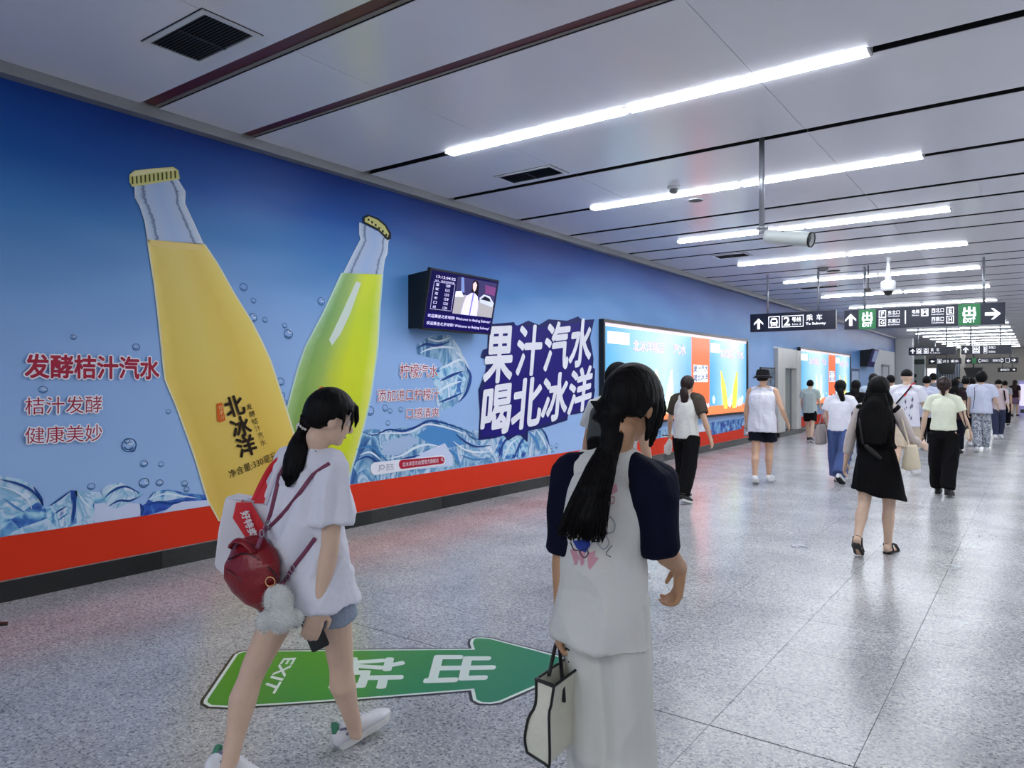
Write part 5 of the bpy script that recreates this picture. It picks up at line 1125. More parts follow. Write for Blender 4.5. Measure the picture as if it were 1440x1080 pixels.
# phone in the hand
pc_ = at(441, 886, 2.875); ux = (at(453, 915, 2.875) - at(430, 858, 2.875)).normalized(); xx = (RT * .8 + UP * .25 + PLANE * .3); xx = (xx - ux * xx.dot(ux)).normalized(); zz = ux.cross(xx)
ph = thing('mobile_phone', 'black mobile phone held low in the hand of the woman with the red bag', 'phone', pc_)
bm = bmesh.new(); hexa(bm, [pc_ + ux * a * .079 + xx * b * .036 for a, b in ((-1, -1), (-1, 1), (1, 1), (1, -1))], zz * .009); bmesh.ops.recalc_face_normals(bm, faces=bm.faces); bmesh.ops.bevel(bm, geom=bm.edges[:], offset=.004, segments=2, affect='EDGES'); link('phone_case', bm_me(bm), M_BLACK, ph)
bm = bmesh.new(); ell(bm, pc_ + ux * .055 + xx * .02 - zz * .001, (.006, .006, .002), Matrix((xx, ux, zz)).transposed(), 10); link('camera_lens', bm_me(bm), M_STEEL, ph, True)
# red leather bag
M_RL = mat('red_leather', (124, 8, 20), .32, 0, 0, .5, bump=.15, bscale=70, var=.1); M_RS = mat('strap_plum', (120, 56, 84), .55)
bg = thing('shoulder_bag', 'dark red leather rounded bag slung across the back with two straps', 'bag', at(355, 808, 2.88))
c = at(356, 808, 2.86); ax_ = (at(396, 822, 2.80) - at(326, 785, 2.92)).normalized()
def P(u, v, d): return at(u, v, d)
bm = bmesh.new()
tube(bm, [P(350, 770, 2.90), P(352, 784, 2.885), P(354, 802, 2.87), P(360, 822, 2.865), P(367, 840, 2.865), P(373, 852, 2.87)], [(.088, .045), (.122, .062), (.140, .07), (.124, .068), (.082, .055), (.03, .03)], ax_, 26)
bo = link('bag_body', remesh(bm, .006, 8), M_RL, bg)
strap('zip', smooth_path([P(322, 786, 2.845), P(345, 778, 2.83), P(372, 792, 2.80), P(392, 815, 2.78)], 4), .006, mat('dark_zip', (60, 8, 16), .3), bg, .6)
strap('handle', smooth_path([P(325, 768, 2.87), P(332, 760, 2.84), P(345, 764, 2.82), P(356, 776, 2.81)], 4), .016, M_RL, bg, .5)
strap('seam', smooth_path([P(318, 800, 2.84), P(335, 812, 2.81), P(360, 835, 2.80), P(375, 850, 2.82)], 4), .003, mat('dark_zip', (60, 8, 16), .3), bg, .6)
def on(o, u, v, lift=.006): return project(o, [at(u, v, 2.9)], (at(u, v, 3) - V((0, 0, CH))).normalized(), lift)[0]
def drape(px, lift=.006, n=5): return [on(sh1, p.x, p.y, lift) for p in smooth_path([(u, v, 0) for u, v in px], n)]
for nm, px in (('strap', [(397, 652), (388, 690), (381, 720), (374, 742)]), ('strap', [(463, 652), (440, 668), (420, 695), (398, 722), (374, 746)]), ('strap', [(443, 757), (430, 775), (413, 797), (402, 815)])):
    strap(nm, drape(px), .0085, M_RS, bg, .3, RT)
strap('strap', [on(sh1, 374, 742), P(369, 752, 2.84), P(362, 770, 2.82)], .009, M_RS, bg, .35)
strap('strap', [on(sh1, 402, 815), P(396, 822, 2.80), P(388, 828, 2.82)], .007, M_RS, bg, .35)
for u, v in ((374, 742), (378, 737), (368, 750), (411, 800), (405, 812)):
    bm = bmesh.new(); cc = on(sh1, u, v, .012) if u > 372 else P(u, v, 2.82); tube(bm, [cc + RT * .009 * math.cos(a) + UP * .014 * math.sin(a) for a in [k * math.pi / 5 for k in range(11)]], [.0025] * 11, None, 6); link('buckle', bm_me(bm), M_STEEL, bg, True)
bm = bmesh.new(); cc = P(380, 818, 2.77); tube(bm, [cc + RT * .018 * math.cos(a) + UP * .018 * math.sin(a) for a in [k * math.pi / 8 for k in range(17)]], [.0028] * 17, None, 8); link('ring', bm_me(bm), mat('gold', (220, 170, 120), .25, .8), bg, True)
# white plush
pl = thing('plush_charm', 'white fluffy plush charm hanging from the red bag', 'plush toy', P(390, 860, 2.77)); bm = bmesh.new()
ell(bm, P(392, 846, 2.77), (.062, .05, .062)); ell(bm, P(394, 868, 2.76), (.068, .05, .05)); ell(bm, P(371, 874, 2.76), (.028, .03, .036)); ell(bm, P(415, 868, 2.77), (.03, .03, .03)); ell(bm, P(380, 835, 2.77), (.022, .022, .022))
M_PL = mat('plush_white', (244, 246, 242), .95, bump=1.0, bscale=120); plo = link('plush_body', remesh(bm, .007, 2, .004, 60, 8, 1), M_PL, pl)
bm = bmesh.new(); rg = random.Random(2); vs = plo.data.vertices
for _ in range(1500):
    v = vs[rg.randrange(len(vs))]; p = v.co; q = p + v.normal * .011 + V((rg.uniform(-1, 1), rg.uniform(-1, 1), -.8)) * .006; t1 = v.normal.orthogonal().normalized() * .0016; bm.faces.new((bm.verts.new(p - t1), bm.verts.new(p + t1), bm.verts.new(q)))
link('fur', bm_me(bm), M_PL, plo)['kind'] = 'stuff'
# white shopping bag over the shoulder, behind the red one
M_SHOP = mat('shopping_white', (226, 224, 232), .45, bump=.25, bscale=10); M_SRED = mat('shopping_red', (206, 20, 36), .5)
sb = thing('shopping_bag', 'white shopping bag with a red printed panel hanging behind her shoulder', 'bag', P(345, 760, 3.08))
bm = bmesh.new(); fr = [P(316, 698, 3.04), P(352, 705, 3.02), P(385, 710, 3.04), P(392, 760, 3.06), P(385, 825, 3.1), P(330, 826, 3.08), P(300, 797, 3.06), P(306, 745, 3.05)]
hexa(bm, fr, PLANE * .10 + RT * .02); bmesh.ops.recalc_face_normals(bm, faces=bm.faces); bmesh.ops.bevel(bm, geom=bm.edges[:], offset=.008, segments=2, affect='EDGES'); link('bag_body', bm_me(bm), M_SHOP, sb)
lift = -PLANE * .006
poly([P(u, v, 3.035) + lift for u, v in ((333, 706), (354, 706), (372, 738), (372, 762), (350, 762), (328, 728))], 'red_panel', M_SRED, sb, (0, 0, 0))
q = [P(338, 718, 3.02), P(349, 716, 3.02), P(368, 760, 3.02), P(357, 762, 3.02)]
a_ = (q[3] - q[0]); text('好', [P(349, 717, 3.015), P(353, 728, 3.015), P(342, 732, 3.015), P(338, 721, 3.015)], M_SHW, sb, bold=.03)
text('特', [P(353, 729, 3.015), P(358, 740, 3.015), P(347, 744, 3.015), P(342, 733, 3.015)], M_SHW, sb, bold=.03); text('卖', [P(358, 741, 3.015), P(363, 752, 3.015), P(352, 756, 3.015), P(347, 745, 3.015)], M_SHW, sb, bold=.03)
strap('strap', smooth_path([P(356, 706, 3.05), P(368, 680, 3.05), P(382, 656, 3.04), P(398, 643, 3.03), P(408, 650, 3.10)], 4), .012, M_SRED, sb, .3, RT)
strap('strap', smooth_path([P(372, 708, 3.04), P(380, 685, 3.02), P(390, 660, 2.99), P(400, 645, 2.99), P(410, 650, 3.05)], 4), .012, M_SHOP, sb, .3, RT)
poly([P(u, v, 3.03) for u, v in ((356, 708), (371, 708), (377, 688), (374, 676))], 'strap_gusset', M_SRED, sb)
boxo('opening', P(340, 702, 3.07) - V((.035, .02, .006)), P(340, 702, 3.07) + V((.035, .02, .004)), M_SRED, sb)

# ---------------------------------------------------------------- woman in raglan shirt
D2 = 2.3
J = dict(hipR=at(874, 848, 2.27), hipL=at(826, 846, 2.36), kneeR=at(882, 1055, 2.30), kneeL=at(836, 1050, 2.34), ankR=at(872, 1235, 2.22), ankL=at(850, 1225, 2.5),
         shR=at(914, 676, 2.25), shL=at(812, 668, 2.37), elR=at(931, 772, 2.25), wrR=at(957, 800, 2.42), elL=at(793, 775, 2.36), wrL=at(790, 868, 2.38), head=at(888, 568, 2.32))
J['handR'] = at(954, 828, 2.44); J['palmR'] = -RT; J['curlR'] = V((.8, 0, 0)); J['handL'] = at(787, 900, 2.37); J['palmL'] = RT; J['curlL'] = V((1.3, 0, 0))
gz2 = min(at(850, 1225, 2.5).z, at(872, 1235, 2.22).z)
J['ankR'].z = .075; J['ankL'].z = .10; J['heelR'] = V((J['ankR'].x, J['ankR'].y, .002)); J['toeR'] = J['heelR'] + (PLANE * .9 + RT * .4) * .18; J['toeR'].z = .003; J['heelL'] = V((J['ankL'].x, J['ankL'].y, .025)); J['toeL'] = J['heelL'] + (PLANE * .9 + RT * .4) * .18; J['toeL'].z = .003
P2 = Person(1.64, J, PLANE * .72 + RT * .62 - UP * .36, 'young woman in white raglan shirt with navy sleeves, wide cream trousers and long black ponytail', (J['ankR'] + J['ankL']) / 2 * 1, hu=UP + RT * .12)
P2.t.location.z = 0; P2.slim = .72; P2.vox = .007; P2.gz = 0
CREAM = cloth('cream_cotton', (220, 218, 212), .9, 7); NV = cloth('navy_cotton', (10, 13, 36)); CRP = cloth('cream_trouser', (214, 213, 206), .7, 4)
P2.body(M_SKIND, .0065); P2.face()
sh2 = P2.top(CREAM, hem=-.29, sl=1.0, loose=.87, wr=.02, flare=1.19, sleeve_m=NV, seed=11, armr=.98, fold=7)
P2.legs(CRP, to=1.93, w0=.050, w1=.058, name='trousers', wr=.010, seed=7, hipw=.86)
P2.shoes(M_SHW, M_SOLE, parts=False)
h = P2
strap('collar', [P2.sho + UP * .047 + P2.tx * (.070 * math.cos(a)) + UP.cross(P2.tx) * (.062 * math.sin(a)) - UP * .012 * math.sin(a) for a in [k * math.pi / 10 for k in range(21)]], .008, NV, P2.t, .8)
path = smooth_path([h.hl(-.02, -.045, -.015), at(862, 612, 2.26), at(850, 645, 2.22), at(834, 690, 2.17), at(822, 730, 2.15), at(816, 760, 2.15)], 3); n = len(path)
W_ = [.034, .027, .023, .020, .020, .022, .025, .028, .031, .034, .037, .040, .043, .046, .047, .046][:n]
while len(W_) < n: W_.append(.03)
P2.hair('pony', M_HAIR, .007, path=path, w=W_, d=[x * .45 for x in W_], strands=520, sr=.0024, tail=.12, core=.84,
        extra=[([h.hl(-.012, -.035, -.02), h.hl(-.022, -.044, -.05), path[2], path[5]], .030, .020, .6), ([h.hl(.012, -.04, -.01), h.hl(-.006, -.052, -.04), path[3]], .026, .018, .6), ([h.hl(.03, .02, .04), h.hl(.050, .018, .0), h.hl(.050, .026, -.045), h.hl(.044, .034, -.072)], .018, .006, .45), ([h.hl(.03, .0, .04), h.hl(.049, -.002, .0), h.hl(.050, .006, -.045), h.hl(.044, .016, -.065)], .018, .006, .45), ([h.hl(.02, .045, .045), h.hl(.042, .048, .01), h.hl(.044, .050, -.03)], .014, .005), ([h.hl(.03, -.02, .03), h.hl(.049, -.022, .0), h.hl(.044, -.03, -.03)], .018, .010, .5), ([h.hl(-.03, .02, .04), h.hl(-.056, .020, .0), h.hl(-.052, .028, -.045)], .02, .008, .5)])
# print on the back of the shirt
dv = (at(845, 720, 2.4) - V((0, 0, CH))).normalized()
def back(px, col, name, lift=.003, cell=.02): return decal(sh2, [at(u, v, 2.3) for u, v in px], col, name, dv, lift, sh2, cell)
PK = mat('shirt_pink', (206, 150, 160), .8); BL = mat('shirt_blue', (40, 62, 150), .8); INKS = mat('shirt_ink', (50, 50, 64), .8); PKL = mat('shirt_pale_pink', (222, 190, 196), .8)
for q_ in (((846, 688), (866, 682), (868, 692), (850, 702)), ((802, 772), (810, 770), (816, 784), (808, 788)), ((814, 772), (824, 770), (822, 790), (818, 794)), ((826, 776), (838, 772), (836, 784), (828, 796)), ((838, 780), (842, 782), (830, 798), (828, 794)), ((808, 786), (814, 786), (812, 792), (808, 792))): back(q_, PK, 'pink_print')
back([(806, 760), (830, 755), (831, 765), (824, 775), (812, 770)], BL, 'blue_print', .004)
def line(px, closed=False, w=1.0, name='line_print', col=None):
    pts = [V((u, v, 0)) for u, v in px]; pts = smooth_path(pts, 4) if not closed else smooth_path(pts + [pts[0]], 4)
    for_ = project(sh2, [at(p.x, p.y, 2.3) for p in pts], dv, .003); bm = bmesh.new(); tube(bm, for_, [.0019 * w] * len(for_), None, 5); link(name, bm_me(bm), col or INKS, sh2)
line([(833, 744), (845, 743), (846, 758), (832, 758)], True); line([(838, 744), (839, 756)]); line([(846, 703), (850, 702), (852, 722), (848, 726)], False); line([(858, 726), (864, 736), (862, 746), (854, 748), (850, 738)], True, .8, col=mat('shirt_grey', (160, 160, 170), .8))
line([(803, 762), (808, 772), (816, 772)], False); line([(816, 774), (822, 782), (828, 776), (824, 770)], True); line([(840, 762), (848, 770), (856, 762), (850, 752)], True, .8, col=mat('shirt_grey', (160, 160, 170), .8)); line([(857, 700), (863, 700), (862, 708), (856, 708)], True, 1, col=PK); line([(860, 765), (852, 776), (858, 780)], False, .6)
# tote in her left hand
tt = thing('tote_bag', 'cream canvas tote bag edged in black, held low by the nearest woman in raglan shirt', 'bag', at(782, 1000, 2.25))
M_CAN = mat('canvas', (218, 216, 198), .8, bump=.3, bscale=60, var=.05); bm = bmesh.new()
dz = 2.30
def Q(u, v, d=dz): return at(u, v, d)
side = [Q(754, 955, 2.20), Q(779, 965, 2.18), Q(775, 992, 2.18), Q(772, 1008, 2.18), Q(773, 1074, 2.18), Q(766, 1074, 2.18), Q(741, 1058, 2.20), Q(738, 1038, 2.20), Q(743, 1010, 2.20), Q(753, 990, 2.20)]
far = [p + (RT * .15 + PLANE * .24) for p in side]
vs = [bm.verts.new(p) for p in side] + [bm.verts.new(p) for p in far]; n = len(side)
bm.faces.new(vs[:n]); bm.faces.new(vs[n:][::-1])
for i in range(1, n): bm.faces.new((vs[i], vs[n + i], vs[n + (i + 1) % n], vs[(i + 1) % n]))
bmesh.ops.recalc_face_normals(bm, faces=bm.faces); me = bm_me(bm); tb = link('bag_body', me, M_CAN, tt)
sm = tb.modifiers.new('s', 'SOLIDIFY'); sm.thickness = .006
strap('piping', smooth_path(side[1:7], 3), .0055, M_BLACK, tt, .8); strap('piping', smooth_path([side[0]] + side[:5:-1], 3), .005, M_BLACK, tt, .8); strap('piping', [side[0], side[1]], .007, M_BLACK, tt, .8); strap('piping', [side[5], side[6]], .0055, M_BLACK, tt, .8); strap('piping', [side[0], far[0], far[1], side[1]], .005, M_BLACK, tt, .8)
hp = J['wrL'] + (J['handL'] - J['wrL']).normalized() * .085
for i, (a, b_) in enumerate(((Q(772, 950, 2.22), -.012), (Q(792, 970, 2.24), .0), (Q(800, 950, 2.38), .01), (Q(813, 955, 2.40), .014))):
    strap('handle', smooth_path([hp + RT * b_, hp.lerp(a, .5) + RT * b_ * .5 - UP * .0, a], 4), .0065, M_BLACK, tt, .5)
    if i in (1, 3): strap('tie', [a, a - UP * .035 + RT * .002], .008, M_BLACK, tt, .5)
strap('tie', [Q(796, 912, 2.33), Q(808, 916, 2.32)], .006, M_BLACK, tt, .6); strap('tie', [Q(800, 930, 2.33), Q(812, 932, 2.32)], .006, M_BLACK, tt, .6)

# ---------------------------------------------------------------- the people further on (heading 0 = along the hall)
LN = lambda *a: V(a)
BLK = cloth('black_cotton', (12, 11, 14)); NVS = cloth('dark_navy_short', (16, 18, 30)); DEN = mat('blue_denim', (62, 82, 132), .85, bump=.3, bscale=40, var=.08)
def simple_bag(p, q, name, label, size, m, side=1, drop=.32, fwd=0.0, strap_m=None, sling=False):
    """shoulder bag: strap over shoulder q, bag beside the hip"""
    H = p.H; sh = p.J['sh' + q]; X = p.X * (1 if q == 'R' else -1); c = sh + X * (.075 * H) - UP * drop + p.Y * fwd
    t = bag_box(name, label, c, p.Y, p.X, size[0], size[1], size[2], m, vox=.012)
    for o_ in (-.3, .3): strap('strap', smooth_path([c + p.Y * size[0] * o_, sh + X * .03 * H + p.Y * .03 * (1 if o_ > 0 else -1) - UP * .08, sh + UP * .055 * H - X * .02 * H], 4), .008, strap_m or m, t, .5)
    return t
# P3 just beyond the raglan woman
p = person(1.70, 866, 0, 2, 'person in white T-shirt with dark cap and grey backpack, mostly hidden behind the raglan shirt', .011, d=5.6, legR=(15, 10), legL=(-12, 16), armL=(-8, 12, 12), armR=(6, 6, 12), female=False)
p.body(M_SKIN); p.face(); p.hair('short'); p.top(CW2, hem=-.2, sl=.62, loose=1.12, armr=1.2); p.legs(NVS, to=1.9, w0=.058, w1=.045); p.shoes(M_SHW, M_SOLE, parts=False)
bm = bmesh.new(); p.cap(bm, .015, .15, -.15, 1.03, .0); link('cap', remesh(bm, .009, 2), cloth('cap_black', (14, 14, 18)), p.t)
bk = thing('backpack', 'grey and black backpack on the person half hidden behind the long ponytail', 'backpack', p.sp(.6)[0]); c = p.sp(.55)[0] - p.Y * .17
bm = bmesh.new(); tube(bm, [c - UP * .2, c, c + UP * .19], [(.14, .07), (.15, .085), (.12, .06)], p.X, 16); link('pack_body', remesh(bm, .012, 3), mat('pack_grey', (74, 78, 80), .7, bump=.2), bk)
bm = bmesh.new(); c2 = c - UP * .08 - p.Y * .06; tube(bm, [c2 - UP * .09, c2 + UP * .06], [(.11, .045), (.11, .045)], p.X, 14); link('front_pocket', remesh(bm, .012, 3), BLK, bk)
for q in 'LR': strap('strap', smooth_path([c + UP * .18, p.J['sh' + q] - p.X * (.05 if q == 'R' else -.05) + UP * .07, p.J['sh' + q] + p.Y * .10 - UP * .05], 4), .022, BLK, bk, .4)

# P4 brown raglan, black trousers
p = person(1.64, 965, 706, 6, 'woman in white T-shirt with brown sleeves and black trousers in front of the lit poster', .010, legR=(-14, 6), legL=(10, 8), armL=(10, 24, 12), armR=(-12, 24, 22))
p.body(M_SKIN); p.face()
pth = smooth_path([p.hl(0, -.05, -.02), p.hl(0, -.07, -.05), p.hl(.012, -.075, -.10), p.hl(.004, -.07, -.15)], 3); n = len(pth)
p.hair('pony', M_HAIRB, .009, path=pth, w=[.02 + .016 * math.sin(i / (n - 1) * math.pi) for i in range(n - 1)] + [.006], d=[.016] * n, strands=60); bm = bmesh.new(); ell(bm, p.hl(0, -.068, -.042), (.016, .012, .008)); link('hair_tie', bm_me(bm), M_SHW, p.t, True)
p.top(CREAM, hem=-.04, sl=.72, loose=1.06, sleeve_m=cloth('brown_cotton', (72, 64, 56)), wr=.006); p.legs(BLK, to=1.93, w0=.064, w1=.054, waist=.2, hipw=1.08); p.shoes(M_SHK, M_SOLE)
w = p.J['wrL'] + V((0, 0, -.06)); t = thing('paper_bag', 'small crumpled pale food bag in the left hand of the brown-sleeved woman', 'bag', w); bm = bmesh.new()
tube(bm, [w - UP * .20 - p.X * .03, w - UP * .12 - p.X * .02, w - UP * .04], [(.055, .04), (.06, .045), (.025, .02)], p.X, 10); link('bag_body', remesh(bm, .009, 1, .008, 30, 3), mat('paper_pale', (225, 218, 208), .6), t)
t = thing('mobile_phone', 'tiny dark phone in the right hand of the brown-sleeved woman', 'phone', p.J['wrR']); boxo('phone_case', p.J['wrR'] + V((.0, .03, -.12)), p.J['wrR'] + V((.012, .09, -.0)), M_BLACK, t, .003)
t = thing('mobile_phone', 'dark phone in the left hand of the brown-sleeved woman', 'phone', w); c = p.J['wrL'] + V((-.06, .02, -.03)); boxo('phone_case', c - V((.05, .035, .008)), c + V((.05, .035, .004)), M_BLACK, t, .003)

# P5 man with white tank top
p = person(1.74, 1072, 680, -4, 'man in white sleeveless top, dark shorts and black bucket hat walking ahead', .010, legR=(14, 12), legL=(-8, 8), armL=(10, 14, 20), armR=(-6, 20, 40), female=False)
p.body(M_SKIN); p.face(); p.hair('short'); p.top(CW, hem=-.22, loose=1.22, tank=True, wr=.006); p.legs(NVS, to=.62, w0=.068, w1=.072, name='shorts'); p.shoes(M_SHW, M_SOLE)
bm = bmesh.new(); lathe(bm, p.hl(0, -.004, .0), [(-.0 * p.H, .088 * p.H), (.006 * p.H, .085 * p.H), (.022 * p.H, .064 * p.H), (.070 * p.H, .054 * p.H), (.078 * p.H, .046 * p.H), (.08 * p.H, 0)], 24, p.HM @ UP); link('bucket_hat', bm_me(bm), cloth('hat_black', (16, 15, 20)), p.t)
strap('hat_band', [p.hl(.066 * math.cos(a), -.004 + .066 * math.sin(a), .020) for a in [k * math.pi / 10 for k in range(21)]], .006, mat('band_grey', (90, 80, 90), .7), p.t, .8)
w = p.J['wrL'] + (p.J['wrL'] - p.J['elL']).normalized() * .08; t = thing('water_bottle', 'clear plastic water bottle in the left hand of the man in the white top', 'bottle', w)
bm = bmesh.new(); lathe(bm, w - UP * .16, [(0, 0), (0, .032), (.1, .033), (.11, .030), (.12, .033), (.17, .032), (.20, .013), (.21, .013)], 16); link('bottle_body', bm_me(bm), mat('clear_plastic', (215, 222, 230), .12, 0, 0, .5, trans=.75), t)
latho('bottle_cap', w + UP * .05, [(0, .015), (.016, .015), (.016, 0)], M_SHW, t, 12)

# P6 far boy
p = person(1.60, 1139, 622, -3, 'small far person in grey green T-shirt and black shorts before the far lit poster', .014, legR=(-14, 10), legL=(16, 10), armL=(4, 6, 40), armR=(6, 8, 40), female=False)
p.body(M_SKINP); p.face(); p.hair('short'); p.top(cloth('sage_cotton', (176, 188, 186)), hem=-.16, sl=.6, loose=1.15); p.legs(BLK, to=.75, w0=.062, w1=.062, name='shorts'); p.shoes(M_SHK, M_SOLE, parts=False)
# P7 woman, wide jeans, grey tote
p = person(1.60, 1181, 679, 3, 'woman in white T-shirt and wide blue jeans with grey tote, dark ponytail', .011, legR=(-14, 22), legL=(10, 4), armL=(4, 16, 60), armR=(8, 22, 30))
p.body(M_SKINP); p.face(); pth = smooth_path([p.hl(0, -.05, -.01), p.hl(.02, -.07, -.05), p.hl(.035, -.065, -.12)], 4); n = len(pth)
p.hair('pony', M_HAIR, .011, path=pth, w=[.036 - .014 * i / n for i in range(n)], d=[.02] * n); p.top(CW, hem=-.0, sl=.62, loose=1.1, armr=1.15); p.legs(DEN, to=1.93, w0=.064, w1=.068, waist=.18); p.shoes(M_SHW, M_SOLEK, parts=False)
simple_bag(p, 'L', 'tote_bag', 'grey leather tote bag on the left shoulder of the woman in wide jeans', (.38, .31, .15), mat('grey_leather', (150, 142, 138), .5), drop=.40, fwd=-.05, strap_m=mat('strap_taupe', (110, 100, 108), .5))
# P8 dark person beyond P7
p = person(1.58, 1203, 648, 4, 'person in black T-shirt and dark skirt partly hidden behind the woman in jeans', .014, legR=(12, 6), legL=(-12, 12), armR=(4, 14, 25), armL=(0, 8, 10))
p.body(M_SKIN); p.face(); p.hair('long', length=.04); p.top(BLK, hem=-.1, sl=.6, loose=1.1); p.legs(cloth('slate_trouser', (52, 56, 78)), to=1.9, w0=.06, w1=.052); p.shoes(M_SHK, M_SOLEK, parts=False)

# P9 woman in black dress with long hair
p = person(1.62, 1234, 778, 6, 'woman in a short black dress with very long straight black hair and black sandals', .010, legR=(6, 4), legL=(-14, 26), armL=(-2, 18, 6), armR=(14, 20, 60))
p.body(M_SKINP, barefoot=True); p.face()
p.hair('long', M_HAIR, .010, length=.30, width=.088, extra=[([p.hl(.03, -.03, 0), p.hl(.06, -.02, -.06), p.sp(.85)[0] + p.X * .115 - p.Y * .09], .03, .02), ([p.hl(-.03, -.03, 0), p.hl(-.06, -.02, -.06), p.sp(.85)[0] - p.X * .115 - p.Y * .09], .03, .02)])
bm = bmesh.new()
pth = [p.hl(0, -.06, -.02), p.sp(.98)[0] - p.Y * .10, p.sp(.6)[0] - p.Y * .115, p.sp(.25)[0] - p.Y * .12]
p.strands(bm, pth, [.052, .080, .100, .084], [.012, .012, .012, .010], 320, 9, .004, .2); link('hair_strands', bm_me(bm), M_HAIR, p.t, True)
p.skirt(BLK, [(.345, .150, .10), (.37, .138, .10), (.44, .126, .092), (.52, .110, .084), (.62, .088, .066), (.70, .086, .066), (.775, .090, .066), (.81, .066, .046)], 'dress', .012, tilt=.035)
p.top(BLK, hem=.3, sl=1.65, loose=.98, name='bodice', sleeve_m=cloth('sheer_sleeve', (200, 188, 182), .3), armr=.68)
p.shoes(M_SHK, M_SOLEK, 'sandal')
t = simple_bag(p, 'R', 'shoulder_bag', 'plump cream shoulder bag at the right elbow of the woman in the black dress', (.26, .22, .15), mat('cream_leather', (214, 200, 172), .5), drop=.30, fwd=-.02)
t = thing('sling_bag', 'dark slim leather sling bag across the back of the black dress', 'bag', p.sp(.35)[0]); c = p.sp(.25)[0] - p.Y * .15
bm = bmesh.new(); tube(bm, [c - p.X * .06 + UP * .05, c, c + p.X * .07 - UP * .06], [(.012, .02), (.016, .028), (.012, .018)], p.Y, 12); link('bag_body', remesh(bm, .010, 2), mat('dark_leather', (14, 12, 14), .6), t); strap('strap', smooth_path([c - p.X * .08 + UP * .06, p.sp(.8)[0] - p.Y * .13 - p.X * .12, p.J['shL'] + UP * .07], 4), .009, mat('dark_leather', (14, 12, 14), .6), t, .4)
# P10 P11 behind her head
p = person(1.72, 1228, 645, 0, 'person in pale blue T-shirt left of the long-haired woman, seen only above her shoulder', .014, legR=(12, 6), legL=(-12, 10), female=False)
p.body(M_SKIN); p.face(); p.hair('short'); p.top(cloth('ice_blue', (180, 200, 216)), hem=-.18, sl=.62, loose=1.12); p.legs(cloth('grey_trouser', (90, 94, 104)), to=1.9); p.shoes(M_SHK, M_SOLE, parts=False)
p = person(1.70, 1252, 636, 0, 'dark-haired person just above the head of the long-haired woman', .014, legR=(-12, 8), legL=(12, 6), female=False)
p.body(M_SKIN); p.face(); p.hair('short'); p.top(CWB, hem=-.16, sl=.6, loose=1.1); p.legs(NVS, to=1.9); p.shoes(M_SHK, M_SOLE, parts=False)
# P12 man with fade and print shirt
p = person(1.76, 1274, 669, 10, 'man with faded haircut in white patterned shirt and beige shorts, red and black strap', .011, legR=(12, 4), legL=(-12, 8), armR=(12, 12, 60), armL=(2, 6, 20), female=False)
p.body(M_SKINP); p.face(); p.hair('fade')
st = p.top(CW, hem=-.18, sl=.66, loose=1.22, armr=1.15); rg = random.Random(4)
for k in range(16):
    a = rg.uniform(-.16, .16); z = rg.uniform(-.3, .12); c = p.sp(.6)[0] + p.X * a + UP * z; r = rg.uniform(.015, .035)
    decal(st, [c + p.X * r * .5, c + UP * r * 1.6, c - p.X * r * .5, c - UP * r * 1.3], mat('print_grey', (110, 112, 130), .8), 'leaf_print', p.Y, .004, st)
p.legs(cloth('beige_short', (206, 190, 168)), to=1.1, w0=.068, w1=.066, name='shorts'); p.shoes(M_SHW, M_SOLE)
t = thing('crossbody_strap', 'red and black bag strap over the right shoulder of the man with faded hair', 'strap', p.J['shR']); strap('strap', smooth_path([p.sp(.55)[0] - p.X * .1 - p.Y * .17, p.sp(.85)[0] + p.X * .02 - p.Y * .16, p.sho + p.X * .10 + UP * .07 - p.Y * .02, p.sho + p.X * .11 + UP * .03 + p.Y * .12], 4), .013, BLK, t, .5)
strap('red_edge', smooth_path([p.sp(.8)[0] + p.X * .03 - p.Y * .175, p.sho + p.X * .085 + UP * .075 - p.Y * .03, p.sho + p.X * .13 + UP * .12], 4), .012, M_SRED, t, .5)
# P13 P14
p = person(1.68, 1303, 632, 2, 'person in pale blue-white T-shirt with dark hair between printed shirt and cream blouse', .014, legR=(12, 6), legL=(-10, 10), female=False)
p.body(M_SKIN); p.face(); p.hair('short'); p.top(CWB, hem=-.28, sl=.66, loose=1.2); p.legs(BLK, to=1.9); p.shoes(M_SHW, M_SOLE, parts=False)
p = person(1.78, 1312, 618, 2, 'taller far dark-haired person in grey just above the pale blue-white T-shirt', .016, legR=(-12, 6), legL=(12, 6), female=False)
p.body(M_SKIN); p.face(); p.hair('short'); p.top(cloth('mid_grey', (110, 116, 128)), hem=-.2, sl=.66, loose=1.1); p.legs(NVS, to=1.9); p.shoes(M_SHK, M_SOLE, parts=False)
# P15 cream blouse
p = person(1.62, 1327, 697, 4, 'woman in tight cream blouse and loose black trousers with low brown bun', .010, legR=(-8, 8), legL=(4, 2), armL=(-4, 16, 14), armR=(4, 18, 35))
p.body(M_SKINP); p.face(); p.hair('bun', M_HAIRB); p.top(cloth('cream_rib', (222, 226, 204)), hem=.13, sl=.6, loose=1.0, wr=.004, armr=1.05); p.legs(BLK, to=1.95, w0=.066, w1=.056, waist=.24, hipw=1.0, wr=.01); p.shoes(M_SHK, M_SOLEK, parts=False)
simple_bag(p, 'R', 'shoulder_bag', 'small cream handbag at the right hip of the woman in the cream blouse', (.20, .14, .06), mat('cream_leather', (214, 200, 172), .5), drop=.40, strap_m=mat('strap_dark', (60, 50, 50), .5))
